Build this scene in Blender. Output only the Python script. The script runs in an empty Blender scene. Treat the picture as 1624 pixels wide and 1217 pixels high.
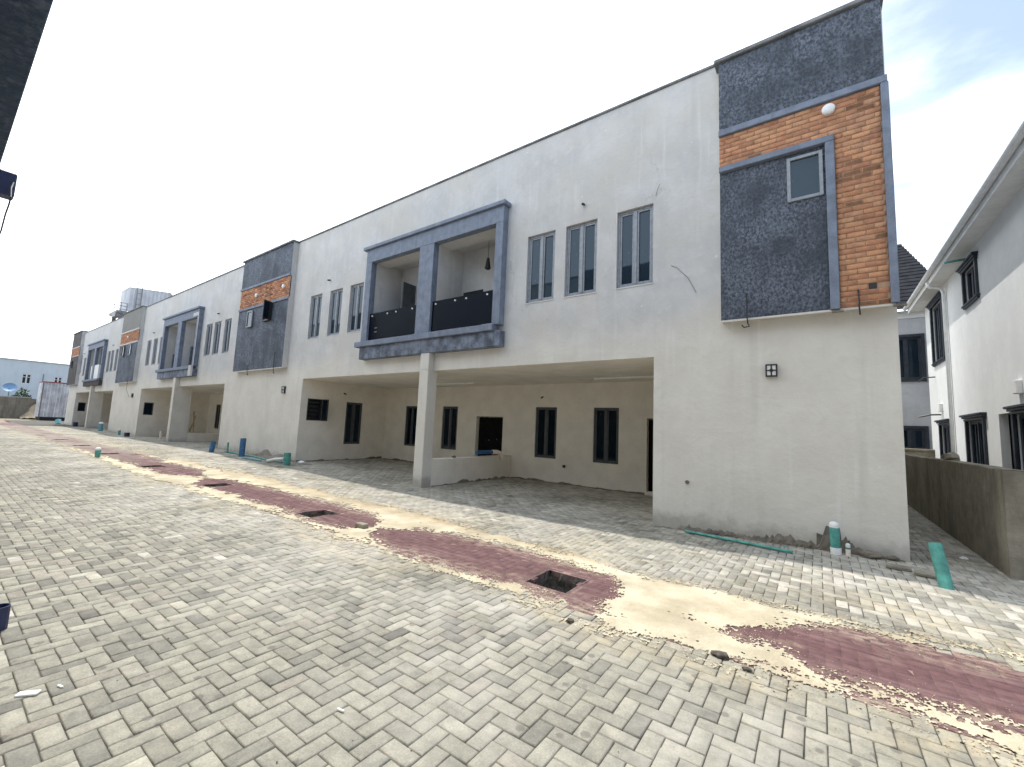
import bpy, bmesh, math, random
import numpy as np
from mathutils import Vector, Matrix
random.seed(7); rng = np.random.default_rng(7)
sc = bpy.context.scene; COL = sc.collection
PI = math.pi

# ------------------------------------------------------------------ camera
CAM = np.array([0.0, -7.918, 1.6]); FPX = 671.49
yaw, pitch, roll = 0.6268, 0.1031, 0.0426
fw = Vector((-math.sin(yaw)*math.cos(pitch), math.cos(yaw)*math.cos(pitch), math.sin(pitch)))
rt0 = Vector((math.cos(yaw), math.sin(yaw), 0)); up0 = rt0.cross(fw)
rt = math.cos(roll)*rt0 + math.sin(roll)*up0; up = -math.sin(roll)*rt0 + math.cos(roll)*up0
cd = bpy.data.cameras.new('camera'); cam = bpy.data.objects.new('camera', cd); COL.objects.link(cam)
cam.matrix_world = Matrix(((rt.x, up.x, -fw.x, CAM[0]), (rt.y, up.y, -fw.y, CAM[1]), (rt.z, up.z, -fw.z, CAM[2]), (0, 0, 0, 1)))
cd.sensor_width = 36; cd.lens = FPX/1624*36; cd.clip_start = .05; cd.clip_end = 1500
sc.camera = cam
RT, UP, FW = (np.array(v) for v in (rt, up, fw))
def proj(P):
    q = np.asarray(P, float) - CAM; z = q@FW
    return 812+FPX*(q@RT)/z, 608.5-FPX*(q@UP)/z, z

# ------------------------------------------------------------------ light
SUN = Vector((-0.33, 0.122, 1.0)).normalized()
sl = bpy.data.lights.new('sun', 'SUN'); so = bpy.data.objects.new('sun', sl); COL.objects.link(so)
sl.energy = 2.4; sl.angle = math.radians(0.6); sl.color = (1.0, .96, .9)
so.rotation_euler = SUN.to_track_quat('Z', 'Y').to_euler(); so.location = (0, 0, 40)
w = bpy.data.worlds.new('World'); sc.world = w; w.use_nodes = True
nt = w.node_tree; nt.nodes.clear()
N = nt.nodes.new; Lk = nt.links.new
wout = N('ShaderNodeOutputWorld'); bg = N('ShaderNodeBackground'); bg.inputs['Strength'].default_value = 1.0
sky = N('ShaderNodeTexSky'); sky.sky_type = 'NISHITA'; sky.sun_disc = False
sky.sun_elevation = math.asin(SUN.z); sky.sun_rotation = math.atan2(SUN.x, SUN.y)
sky.dust_density = 1.5; sky.altitude = 5
sks = N('ShaderNodeVectorMath'); sks.operation = 'SCALE'; sks.inputs['Scale'].default_value = 0.15
Lk(sky.outputs[0], sks.inputs[0])
tc = N('ShaderNodeTexCoord')
mp = N('ShaderNodeMapping'); mp.inputs['Scale'].default_value = (1.0, 1.0, 2.6); mp.inputs['Rotation'].default_value = (0.2, 0.35, 0.6)
Lk(tc.outputs['Generated'], mp.inputs[0])
cn = N('ShaderNodeTexNoise'); cn.inputs['Scale'].default_value = 2.1; cn.inputs['Detail'].default_value = 7; cn.inputs['Roughness'].default_value = .55
Lk(mp.outputs[0], cn.inputs['Vector'])
# thin cloud veil, thicker towards the sun's side of the sky
dp = N('ShaderNodeVectorMath'); dp.operation = 'DOT_PRODUCT'; dp.inputs[1].default_value = (-0.86, .0, -0.30)
Lk(tc.outputs['Generated'], dp.inputs[0])
ma = N('ShaderNodeMath'); ma.operation = 'MULTIPLY_ADD'; ma.inputs[1].default_value = 0.62
Lk(dp.outputs['Value'], ma.inputs[0]); Lk(cn.outputs['Fac'], ma.inputs[2])
mr = N('ShaderNodeMapRange'); mr.interpolation_type = 'SMOOTHSTEP'
for k, v in zip(('From Min', 'From Max', 'To Min', 'To Max'), (0.17, 0.53, 0.12, 1.0)): mr.inputs[k].default_value = v
Lk(ma.outputs[0], mr.inputs['Value'])
cm = N('ShaderNodeMix'); cm.data_type = 'RGBA'; cm.inputs['B'].default_value = (1.40, 1.49, 1.58, 1)
Lk(mr.outputs[0], cm.inputs['Factor']); Lk(sks.outputs[0], cm.inputs['A']); Lk(cm.outputs['Result'], bg.inputs['Color']); Lk(bg.outputs[0], wout.inputs[0])
sc.view_settings.view_transform = 'Standard'; sc.view_settings.look = 'None'
sc.view_settings.gamma = 1; sc.view_settings.use_curve_mapping = False
sc.view_settings.exposure = 0.70
sc.cycles.max_bounces = 9; sc.cycles.diffuse_bounces = 7

# ------------------------------------------------------------------ materials
def mat(name):
    m = bpy.data.materials.new(name); m.use_nodes = True
    t = m.node_tree; b = t.nodes['Principled BSDF']
    return m, t, b
def nd(t, typ, **kw):
    n = t.nodes.new(typ)
    for k, v in kw.items():
        if k.startswith('i_'):
            n.inputs[k[2:].replace('_', ' ')].default_value = v
        else: setattr(n, k, v)
    return n
def noise(t, vec, scale, detail=4, rough=.55, dist=0):
    n = nd(t, 'ShaderNodeTexNoise'); n.inputs['Scale'].default_value = scale; n.inputs['Detail'].default_value = detail
    n.inputs['Roughness'].default_value = rough; n.inputs['Distortion'].default_value = dist
    t.links.new(vec, n.inputs['Vector']); return n.outputs['Fac']
def rng_(t, v, a, b, c=0., d=1., smooth=True):
    n = nd(t, 'ShaderNodeMapRange'); n.interpolation_type = 'SMOOTHSTEP' if smooth else 'LINEAR'
    for k, x in zip(('From Min', 'From Max', 'To Min', 'To Max'), (a, b, c, d)): n.inputs[k].default_value = x
    t.links.new(v, n.inputs['Value']); return n.outputs[0]
def mth(t, op, a, b=None):
    n = nd(t, 'ShaderNodeMath', operation=op)
    for i, x in enumerate((a, b)):
        if x is None: continue
        if isinstance(x, (int, float)): n.inputs[i].default_value = x
        else: t.links.new(x, n.inputs[i])
    return n.outputs[0]
def mix(t, f, a, b, mode='MIX'):
    n = nd(t, 'ShaderNodeMix', data_type='RGBA', blend_type=mode)
    for k, x in (('Factor', f), ('A', a), ('B', b)):
        if isinstance(x, (int, float)): n.inputs[k].default_value = x
        elif isinstance(x, tuple): n.inputs[k].default_value = x if len(x) == 4 else (*x, 1)
        else: t.links.new(x, n.inputs[k])
    return n.outputs['Result']
def pos(t, scale=None):
    g = nd(t, 'ShaderNodeNewGeometry').outputs['Position']
    if scale:
        m = nd(t, 'ShaderNodeMapping'); m.inputs['Scale'].default_value = scale; t.links.new(g, m.inputs[0]); return m.outputs[0]
    return g
def bump(t, b, h, strength, dist=.01):
    n = nd(t, 'ShaderNodeBump'); n.inputs['Strength'].default_value = strength; n.inputs['Distance'].default_value = dist
    t.links.new(h, n.inputs['Height']); t.links.new(n.outputs[0], b.inputs['Normal'])
def simple(name, col, rough=.6, metal=0, var=.12, scale=6, bumps=0, spec=None, streak=0):
    m, t, b = mat(name); P = pos(t)
    n1 = noise(t, P, scale); n2 = noise(t, P, scale*9, 3)
    f = mth(t, 'ADD', mth(t, 'MULTIPLY', n1, .7), mth(t, 'MULTIPLY', n2, .3))
    lo = tuple(c*(1-var*1.6) for c in col); hi = tuple(min(1, c*(1+var*1.6)) for c in col)
    c = mix(t, rng_(t, f, .3, .7), lo, hi)
    if streak:
        s = noise(t, pos(t, (9, 9, .35)), 1.0, 4); c = mix(t, mth(t, 'MULTIPLY', rng_(t, s, .5, .75), streak), c, tuple(x*.45 for x in col))
    t.links.new(c, b.inputs['Base Color']); b.inputs['Roughness'].default_value = rough; b.inputs['Metallic'].default_value = metal
    if spec is not None: b.inputs['Specular IOR Level'].default_value = spec
    if bumps: bump(t, b, n2, bumps, .01)
    return m
def plaster():
    m, t, b = mat('wall_paint'); P = pos(t)
    sx = nd(t, 'ShaderNodeSeparateXYZ'); t.links.new(P, sx.inputs[0])
    wob = noise(t, pos(t, (.55, .55, .3)), 1.0, 3); wob2 = noise(t, P, 5, 3)
    lim = mth(t, 'ADD', mth(t, 'MULTIPLY', wob, 1.0), mth(t, 'MULTIPLY', wob2, .12))
    f = rng_(t, mth(t, 'SUBTRACT', sx.outputs['Z'], lim), 2.45, 3.5)
    blot = noise(t, P, 1.1, 6, .6); blot2 = noise(t, P, 4.5, 6, .62); fine = noise(t, P, 60, 3)
    up_ = mix(t, rng_(t, blot, .33, .68), (.50, .50, .495), (.60, .595, .585))
    up_ = mix(t, mth(t, 'MULTIPLY', rng_(t, blot2, .5, .72), .5), up_, (.65, .64, .625))
    wm = noise(t, pos(t, (.42, .42, .6)), 1.0, 5, .62); up_ = mix(t, mth(t, 'MULTIPLY', rng_(t, wm, .45, .65), .75), up_, (.545, .52, .475))
    gs = noise(t, pos(t, (1.3, 1.3, .8)), 1.0, 7, .7); up_ = mix(t, mth(t, 'MULTIPLY', rng_(t, gs, .52, .68), .45), up_, (.44, .435, .42))
    lo_ = mix(t, rng_(t, blot, .33, .68), (.62, .59, .53), (.69, .665, .605))
    lo_ = mix(t, mth(t, 'MULTIPLY', rng_(t, blot2, .52, .75), .35), lo_, (.53, .515, .475))
    c = mix(t, f, lo_, up_)
    # rain and dust streaks, grey primer runs
    st = noise(t, pos(t, (3.2, 3.2, .22)), 1.0, 5, .6)
    c = mix(t, mth(t, 'MULTIPLY', rng_(t, st, .52, .78), .30), c, (.44, .425, .39))
    st2 = noise(t, pos(t, (7.5, 7.5, .5)), 1.0, 4, .6)
    c = mix(t, mth(t, 'MULTIPLY', rng_(t, st2, .56, .74), .3), c, (.74, .73, .71))
    # small white paint flecks on the upper wall
    vo = nd(t, 'ShaderNodeTexVoronoi'); vo.inputs['Scale'].default_value = 3.1; t.links.new(P, vo.inputs['Vector'])
    fl = mth(t, 'MULTIPLY', rng_(t, vo.outputs['Distance'], .06, .025), rng_(t, noise(t, P, .9, 2), .5, .6))
    c = mix(t, mth(t, 'MULTIPLY', fl, .85), c, (.8, .8, .79))
    ve = nd(t, 'ShaderNodeTexVoronoi', feature='DISTANCE_TO_EDGE'); ve.inputs['Scale'].default_value = .42
    wv = nd(t, 'ShaderNodeVectorMath', operation='ADD'); nc = nd(t, 'ShaderNodeTexNoise'); nc.inputs['Scale'].default_value = 1.7; nc.inputs['Detail'].default_value = 6; t.links.new(P, nc.inputs['Vector'])
    t.links.new(P, wv.inputs[0]); t.links.new(nc.outputs['Color'], wv.inputs[1]); t.links.new(wv.outputs[0], ve.inputs['Vector'])
    ck = mth(t, 'MULTIPLY', rng_(t, ve.outputs['Distance'], .004, .0012), rng_(t, noise(t, P, .6, 3), .54, .6))
    c = mix(t, mth(t, 'MULTIPLY', mth(t, 'MULTIPLY', ck, rng_(t, sx.outputs['Z'], 3.6, 4.2)), .3), c, (.25, .24, .22))
    # splash of dirt where the wall meets the paving
    dz = mth(t, 'ADD', sx.outputs['Z'], mth(t, 'MULTIPLY', blot2, -.5))
    c = mix(t, rng_(t, dz, .10, -.22, 0, .6), c, (.27, .25, .21))
    t.links.new(c, b.inputs['Base Color']); b.inputs['Roughness'].default_value = .88; b.inputs['Specular IOR Level'].default_value = .25
    h0 = mth(t, 'ADD', mth(t, 'MULTIPLY', noise(t, P, 2.2, 3, .5, 1.2), 1.6), mth(t, 'MULTIPLY', fine, .35))
    h = mth(t, 'ADD', h0, mth(t, 'ADD', blot2, mth(t, 'MULTIPLY', noise(t, P, 14, 4), .6)))
    bump(t, b, h, .5, .014); return m
def stucco(name, dark, light, amt=.6):
    m, t, b = mat(name); P = pos(t)
    a = noise(t, P, 1.5, 5, .65); c1 = noise(t, pos(t, (27, 27, 19)), 1.0, 7, .74, .3); c2 = noise(t, P, 55, 3, .6)
    f = mth(t, 'MULTIPLY', rng_(t, c1, .40, .62), rng_(t, a, .32, .62, .12, 1))
    c = mix(t, mth(t, 'MULTIPLY', f, amt), dark, light)
    st = noise(t, pos(t, (8, 8, .5)), 1.0, 4); c = mix(t, mth(t, 'MULTIPLY', rng_(t, st, .56, .75), .35), c, light)
    t.links.new(c, b.inputs['Base Color']); b.inputs['Roughness'].default_value = .75; b.inputs['Specular IOR Level'].default_value = .35
    bump(t, b, mth(t, 'ADD', c1, mth(t, 'MULTIPLY', c2, .45)), 1.0, .03); return m
def attr_mat(name, rough, spots=True, bumpk=.5, streak=False):
    m, t, b = mat(name); P = pos(t)
    at = nd(t, 'ShaderNodeAttribute', attribute_name='Col').outputs['Color']
    n1 = noise(t, P, 9, 5, .65); n2 = noise(t, P, 90, 3, .7)
    c = mix(t, 1.0, at, mix(t, rng_(t, n1, .3, .7), (.8, .8, .8), (1.16, 1.15, 1.13)), 'MULTIPLY')
    c = mix(t, 1.0, c, mix(t, rng_(t, n2, .25, .75), (.82, .82, .82), (1.15, 1.15, 1.15)), 'MULTIPLY')
    if spots:
        sx = nd(t, 'ShaderNodeSeparateXYZ'); t.links.new(P, sx.inputs[0])
        # pale stone dust trodden over the pavers beside the sand
        dn = noise(t, P, .55, 5, .6); dn2 = noise(t, P, 3.3, 5, .65)
        near = rng_(t, sx.outputs['Y'], -7.4, -4.5)
        du = mth(t, 'MULTIPLY', near, mth(t, 'MULTIPLY', rng_(t, dn, .36, .62), rng_(t, dn2, .3, .6)))
        c = mix(t, mth(t, 'MULTIPLY', du, .5), c, (.58, .545, .485))
        du2 = mth(t, 'MULTIPLY', rng_(t, sx.outputs['Y'], -.9, -2.9), mth(t, 'MULTIPLY', rng_(t, noise(t, pos(t, (.5, 1, 1)), .9, 5, .65), .42, .62), rng_(t, noise(t, P, 8, 5, .7), .35, .62)))
        du2 = mth(t, 'MULTIPLY', du2, rng_(t, sx.outputs['Y'], -5.2, -4.4))
        c = mix(t, mth(t, 'MULTIPLY', du2, .62), c, (.57, .47, .30))
        dk = mth(t, 'MULTIPLY', rng_(t, noise(t, P, .8, 5, .6), .55, .75), rng_(t, noise(t, P, 5, 4, .6), .4, .62))
        c = mix(t, mth(t, 'MULTIPLY', dk, .35), c, (.14, .13, .11))
        vo = nd(t, 'ShaderNodeTexVoronoi'); vo.inputs['Scale'].default_value = 9; vo.inputs['Randomness'].default_value = 1; t.links.new(P, vo.inputs['Vector'])
        sp = mth(t, 'MULTIPLY', rng_(t, mth(t, 'ADD', vo.outputs['Distance'], mth(t, 'MULTIPLY', n2, .12)), .36, .25), mth(t, 'MULTIPLY', rng_(t, noise(t, P, .7, 3), .42, .55), rng_(t, nd_color(t, vo), .35, .7)))
        c = mix(t, mth(t, 'MULTIPLY', sp, .62), c, (.13, .12, .105))
    if streak:
        sx = nd(t, 'ShaderNodeSeparateXYZ'); t.links.new(P, sx.inputs[0]); away = mth(t, 'ABSOLUTE', mth(t, 'ADD', sx.outputs['Y'], 3.67))
        sd = mth(t, 'MULTIPLY', rng_(t, mth(t, 'ADD', away, mth(t, 'MULTIPLY', noise(t, P, 2.5, 5, .6), .5)), .45, .9), rng_(t, noise(t, pos(t, (6, 14, 1)), 1.0, 6, .7), .42, .6))
        c = mix(t, mth(t, 'MULTIPLY', sd, .75), c, (.50, .42, .31))
        fd = mth(t, 'MULTIPLY', rng_(t, sx.outputs['X'], -13, -26), rng_(t, noise(t, pos(t, (.5, 1.5, 1)), .8, 5, .65), .25, .6)); c = mix(t, mth(t, 'MULTIPLY', fd, .85), c, (.36, .32, .27))
        s = noise(t, pos(t, (1.1, 10, 1)), 1.0, 5, .62, .6); s2 = noise(t, P, 2.2, 5, .6)
        c = mix(t, mth(t, 'MULTIPLY', rng_(t, s, .46, .68), .55), c, (.26, .165, .16))
        c = mix(t, mth(t, 'MULTIPLY', rng_(t, s2, .56, .72), .5), c, (.38, .29, .21))
    t.links.new(c, b.inputs['Base Color']); b.inputs['Roughness'].default_value = rough; b.inputs['Specular IOR Level'].default_value = .3
    bump(t, b, mth(t, 'ADD', n2, mth(t, 'MULTIPLY', n1, .5)), bumpk, .004); return m
def nd_color(t, vo):
    s = nd(t, 'ShaderNodeSeparateColor'); t.links.new(vo.outputs['Color'], s.inputs[0]); return s.outputs[0]
def sand_mat():
    m, t, b = mat('dry_sand'); P = pos(t)
    n1 = noise(t, P, 2.2, 5, .6); n2 = noise(t, P, 120, 2, .7); n3 = noise(t, P, 45, 3, .7)
    at = nd(t, 'ShaderNodeAttribute', attribute_name='Col').outputs['Color']
    c = mix(t, 1.0, at, mix(t, rng_(t, n1, .3, .7), (.80, .77, .72), (1.12, 1.12, 1.1)), 'MULTIPLY')
    c = mix(t, rng_(t, n2, .60, .70, 0, .6), c, (.33, .25, .17)); c = mix(t, rng_(t, n3, .64, .72, 0, .6), c, (.24, .18, .13))
    t.links.new(c, b.inputs['Base Color']); b.inputs['Roughness'].default_value = .95; b.inputs['Specular IOR Level'].default_value = .15
    bump(t, b, mth(t, 'ADD', n2, n3), .6, .004); return m
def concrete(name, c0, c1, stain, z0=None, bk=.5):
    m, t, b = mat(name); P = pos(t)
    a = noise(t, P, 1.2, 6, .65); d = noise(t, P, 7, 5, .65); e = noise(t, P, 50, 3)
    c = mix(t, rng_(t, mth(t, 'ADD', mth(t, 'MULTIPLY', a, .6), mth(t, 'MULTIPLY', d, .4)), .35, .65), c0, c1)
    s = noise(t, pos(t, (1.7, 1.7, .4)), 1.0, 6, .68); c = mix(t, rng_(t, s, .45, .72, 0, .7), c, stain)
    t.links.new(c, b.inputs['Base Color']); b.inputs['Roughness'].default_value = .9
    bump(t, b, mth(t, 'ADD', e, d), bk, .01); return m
def glass_mat(name, col, rough=.03, ior=1.5, fleck=1):
    m, t, b = mat(name); P = pos(t)
    c = mix(t, rng_(t, noise(t, pos(t, (26, 26, 6)), 1, 4), .68, .72, 0, .4*fleck), col, (.3, .31, .32))
    t.links.new(c, b.inputs['Base Color']); b.inputs['Roughness'].default_value = rough; b.inputs['IOR'].default_value = ior
    b.inputs['Specular Tint'].default_value = (.62, .8, 1, 1)
    return m

M = dict(
 wall=plaster(), stucco=stucco('charcoal_render', (.056, .067, .086), (.225, .26, .325), .85), stucco_grey=stucco('bare_render', (.2, .195, .18), (.3, .29, .265), .4),
 stucco_brown=stucco('brown_render', (.06, .05, .05), (.13, .115, .11), .4),
 trim=simple('slate_blue_paint', (.172, .205, .268), .7, var=.14, scale=5, bumps=.2, streak=.35), brick=attr_mat('brick_face', .85, False, .6),
 mortar=simple('brick_mortar', (.38, .25, .165), .9, bumps=.5), frame=simple('grey_aluminium', (.25, .275, .305), .5, .2, var=.12, scale=14, streak=.2),
 dframe=simple('dark_aluminium', (.07, .078, .085), .5, .2), glass=glass_mat('dark_glass', (.016, .026, .036)), rail=glass_mat('black_glass', (.005, .006, .011), .08, 1.25, 0),
 pglass=glass_mat('carport_glass', (.004, .009, .016), .04, 1.4, .5),
 paver=attr_mat('paver_concrete', .88), red=attr_mat('red_paver', .9, False, .35, True), joint=simple('joint_grit', (.085, .08, .068), .95, var=.3, scale=8, bumps=.4),
 redjoint=simple('red_joint', (.20, .13, .115), .95, var=.5, scale=2), sand=sand_mat(), gravel=simple('gravel', (.1, .085, .07), .9, var=.4, scale=30),
 soil=simple('soil', (.24, .2, .14), .95, var=.25, scale=1.5, bumps=.6), cwall=simple('brightened_carport_wall', (.765, .72, .635), .88, var=.05, scale=2.2, bumps=.15, streak=.0), tank=simple('pale_zinc', (.66, .68, .72), .6, .0, var=.1, scale=.8, streak=.2), beam=simple('stained_beam_paint', (.14, .165, .215), .75, var=.4, scale=3.5, bumps=.4, streak=.8), black=simple('black_metal', (.018, .018, .02), .5), white=simple('white_plastic', (.78, .78, .76), .45, var=.05),  # cwall: warm cream, lightened to stand in for light lacking inside the carports
 overhang=stucco('overhang_render', (.035, .062, .11), (.30, .36, .45), .3), opal=simple('opal_plastic', (.75, .77, .78), .35, var=.04), green=simple('green_pvc', (.09, .32, .275), .5, var=.2, scale=11, spec=.4, streak=.35), blue=simple('blue_pvc', (.035, .13, .27), .5, var=.2, scale=9, streak=.3),
 cream=simple('cream_pvc', (.80, .70, .60), .45), dish=simple('blue_dish', (.22, .36, .52), .5), navy=simple('navy_plastic', (.02, .03, .09), .5), teal=simple('teal_pvc', (.10, .30, .34), .5),
 conc=concrete('weathered_concrete', (.17, .15, .108), (.30, .268, .20), (.075, .067, .047)), conc2=concrete('perimeter_concrete', (.2, .18, .14), (.32, .29, .23), (.1, .09, .07)),
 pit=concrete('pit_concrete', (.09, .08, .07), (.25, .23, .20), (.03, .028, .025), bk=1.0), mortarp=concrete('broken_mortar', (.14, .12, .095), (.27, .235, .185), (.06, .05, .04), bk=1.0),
 hwhite=concrete('house_white', (.70, .71, .705), (.77, .78, .77), (.68, .69, .685), bk=.12), hgrey=concrete('house_grey', (.42, .43, .45), (.50, .51, .53), (.36, .36, .37), bk=.15),
 pale=concrete('pale_blue_wall', (.60, .68, .73), (.66, .73, .77), (.56, .62, .66), bk=.1),
 gutter=simple('white_fascia', (.78, .79, .79), .5, var=.06, streak=.2), navyframe=simple('navy_moulding', (.018, .026, .04), .45, var=.2), tile=simple('dark_roof_tile', (.022, .023, .027), .85, var=.25, scale=4, spec=.1),
 zinc=simple('corrugated_zinc', (.56, .57, .60), .45, .25, var=.2, scale=1.2, streak=.45), redtop=simple('red_flashing', (.3, .04, .06), .6), steel=simple('grey_steel', (.2, .2, .21), .5, .4, var=.2),
 door=simple('black_door', (.006, .006, .006), .7, var=.3, spec=.08), leaf=simple('leaf', (.06, .10, .035), .7, var=.4, scale=8), wood=simple('plank', (.42, .33, .2), .8, var=.25, scale=4),
 grain=simple('sand_grain', (.52, .43, .29), .9, var=.25, scale=20), stone=simple('dark_stone', (.16, .14, .12), .9, var=.3, scale=20, bumps=.8), paper=simple('white_scrap', (.8, .8, .78), .7, var=.05), ceil=simple('ceiling_paint', (.80, .76, .68), .9, var=.06, scale=1.6), dark=simple('unlit_room', (.02, .02, .02), .9),  # ceil: carport ceiling colour also raised to make up for dim interior light
 coping=simple('coping_paint', (.16, .165, .175), .8, var=.3, scale=3), louvre=simple('smoked_blade', (.012, .014, .02), .25), insul=simple('cable_sheath', (.02, .02, .02), .6),
)

# ------------------------------------------------------------------ helpers
ROOT = {}
def vnoise(x, y, s, seed=0):
    x = np.asarray(x, float)*s; y = np.asarray(y, float)*s
    xi = np.floor(x).astype(np.int64); yi = np.floor(y).astype(np.int64); fx = x-xi; fy = y-yi
    fx = fx*fx*(3-2*fx); fy = fy*fy*(3-2*fy)
    def h(a, b):
        n = (a*374761393 + b*668265263 + seed*974711) & 0x7fffffff
        n = ((n ^ (n >> 13))*1274126177) & 0x7fffffff
        return ((n ^ (n >> 16)) & 0xffff)/65535.
    return (h(xi, yi)*(1-fx)+h(xi+1, yi)*fx)*(1-fy) + (h(xi, yi+1)*(1-fx)+h(xi+1, yi+1)*fx)*fy
def fbm(x, y, s, seed=0, o=4):
    r = 0; a = .5; t_ = 0
    for i in range(o): r = r + a*vnoise(x, y, s*2**i, seed+i*17); t_ += a; a *= .55
    return r/t_
GX = [-120, -75, -60, -41, -34.5, -21.7, -15, -8.5, -2.5, 1, 6, 60]; GZ = [.5, .26, .13, .10, .07, .10, .06, -.05, -.06, .035, .04, .04]
def gz(x, y):
    x = np.asarray(x, float); y = np.asarray(y, float)
    g = np.interp(x, GX, GZ); tt = np.clip((y+4.6)/3.4, 0, 1); tt = tt*tt*(3-2*tt)
    far = np.clip((-x-10)/25, 0, 1); return g*np.maximum(tt, far)
def G(x, y): return float(gz(x, y))

class MB:
    def __init__(s, xf=None): s.v = []; s.f = []; s.xf = xf
    def add(s, vs, fs):
        o = len(s.v); s.v += [s.xf(*p) if s.xf else tuple(p) for p in vs]; s.f += [tuple(i+o for i in f) for f in fs]; return s
    def box(s, x0, x1, y0, y1, z0, z1):
        return s.add([(x0, y0, z0), (x1, y0, z0), (x1, y1, z0), (x0, y1, z0), (x0, y0, z1), (x1, y0, z1), (x1, y1, z1), (x0, y1, z1)],
              [(0, 3, 2, 1), (4, 5, 6, 7), (0, 1, 5, 4), (1, 2, 6, 5), (2, 3, 7, 6), (3, 0, 4, 7)])
    def quad(s, *p): return s.add(p, [tuple(range(len(p)))])
    def tube(s, path, r, n=8, cap=True, r2=None):
        P = [Vector(p) for p in path]; rings = []
        a = None
        for i, p in enumerate(P):
            d = ((P[i+1]-p) if i == 0 else (p-P[i-1]) if i == len(P)-1 else (P[i+1]-P[i-1])).normalized()
            if a is None: a = d.orthogonal().normalized()
            a = (a-d*a.dot(d)).normalized(); b = d.cross(a)
            rr = r if r2 is None else r+(r2-r)*i/(len(P)-1)
            rings.append([tuple(p+rr*(math.cos(2*PI*k/n)*a+math.sin(2*PI*k/n)*b)) for k in range(n)])
        vs = [v for q in rings for v in q]; fs = []
        for i in range(len(P)-1):
            for k in range(n): fs.append((i*n+k, i*n+(k+1) % n, (i+1)*n+(k+1) % n, (i+1)*n+k))
        if cap: fs += [tuple(range(n))[::-1], tuple((len(P)-1)*n+k for k in range(n))]
        return s.add(vs, fs)
    def pipe(s, p0, p1, r, th=.006, n=14):
        """open-ended pipe with a wall thickness"""
        p0 = Vector(p0); p1 = Vector(p1); d = (p1-p0).normalized(); a = d.orthogonal().normalized(); b = d.cross(a); vs = []
        for q, rr in ((p0, r), (p1, r), (p1, r-th), (p1-d*.12, r-th)):
            vs += [tuple(q+rr*(math.cos(2*PI*k/n)*a+math.sin(2*PI*k/n)*b)) for k in range(n)]
        fs = [(i*n+k, i*n+(k+1) % n, (i+1)*n+(k+1) % n, (i+1)*n+k) for i in range(3) for k in range(n)]
        fs.append(tuple(3*n+k for k in range(n))); return s.add(vs, fs)
    def dome(s, c, r, h, n=14, m=4, axis=Vector((0, 0, 1))):
        c = Vector(c); axis = axis.normalized(); a = axis.orthogonal().normalized(); b = axis.cross(a); vs = []; fs = []
        for i in range(m):
            t_ = i/m*PI/2
            vs += [tuple(c+axis*h*math.sin(t_)+r*math.cos(t_)*(math.cos(2*PI*k/n)*a+math.sin(2*PI*k/n)*b)) for k in range(n)]
        vs.append(tuple(c+axis*h))
        fs = [(i*n+k, i*n+(k+1) % n, (i+1)*n+(k+1) % n, (i+1)*n+k) for i in range(m-1) for k in range(n)]
        fs += [((m-1)*n+k, (m-1)*n+(k+1) % n, m*n) for k in range(n)]; return s.add(vs, fs)
    def grid(s, P, skip=None):
        """P: array (a,b,3)"""
        a, b = P.shape[:2]; o = len(s.v); s.v += [s.xf(*p) if s.xf else tuple(p) for p in P.reshape(-1, 3)]
        for i in range(a-1):
            for j in range(b-1):
                if skip is None or not skip[i, j]: s.f.append((o+i*b+j, o+(i+1)*b+j, o+(i+1)*b+j+1, o+i*b+j+1))
        return s
    def wall(s, u0, u1, v0, v1, holes, depth):
        """sheet in the plane n=0 of the local (u,v,n) frame with rectangular holes and reveals going back by depth"""
        us = sorted({u0, u1, *[x for h in holes for x in h[:2] if u0 < x < u1]}); vs = sorted({v0, v1, *[x for h in holes for x in h[2:4] if v0 < x < v1]})
        for i in range(len(us)-1):
            for j in range(len(vs)-1):
                cu = (us[i]+us[i+1])/2; cv = (vs[j]+vs[j+1])/2
                if any(h[0] < cu < h[1] and h[2] < cv < h[3] for h in holes): continue
                s.quad((us[i], vs[j], 0), (us[i+1], vs[j], 0), (us[i+1], vs[j+1], 0), (us[i], vs[j+1], 0))
        for h in holes:
            a, b, c, d = h[:4]; dd = h[4] if len(h) > 4 else depth
            if dd <= 0: continue
            s.quad((a, c, 0), (a, d, 0), (a, d, -dd), (a, c, -dd)); s.quad((b, c, 0), (b, d, 0), (b, d, -dd), (b, c, -dd))
            s.quad((a, d, 0), (b, d, 0), (b, d, -dd), (a, d, -dd))
            if c > v0: s.quad((a, c, 0), (b, c, 0), (b, c, -dd), (a, c, -dd))
        return s
    def build(s, name, m, parent=None, bevel=0, smooth=False, kind=None, label=None, mesh_name=None, norm=True):
        me = bpy.data.meshes.new(name); off = ROOT.get(parent.name, (0, 0, 0)) if parent else (0, 0, 0)
        me.from_pydata([(x-off[0], y-off[1], z-off[2]) for x, y, z in s.v], [], s.f)
        if norm or bevel:
            bm = bmesh.new(); bm.from_mesh(me)
            if norm: bmesh.ops.recalc_face_normals(bm, faces=bm.faces)
            if bevel: bmesh.ops.bevel(bm, geom=[e for e in bm.edges if len(e.link_faces) == 2 and e.calc_face_angle(0) > .5], offset=bevel, segments=1, affect='EDGES', clamp_overlap=True)
            bm.to_mesh(me); bm.free()
        if smooth: me.polygons.foreach_set('use_smooth', [True]*len(me.polygons))
        me.materials.append(m); o = bpy.data.objects.new(name, me); COL.objects.link(o)
        if parent: o.parent = parent; ROOT[o.name] = off
        if kind: o['kind'] = kind
        if label: o['label'] = label
        return o
def empty(name, loc, label, cat, group=None):
    o = bpy.data.objects.new(name, None); COL.objects.link(o); o.location = loc; o.empty_display_size = .2
    ROOT[o.name] = tuple(loc); tag(o, label, cat, group); return o
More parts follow.
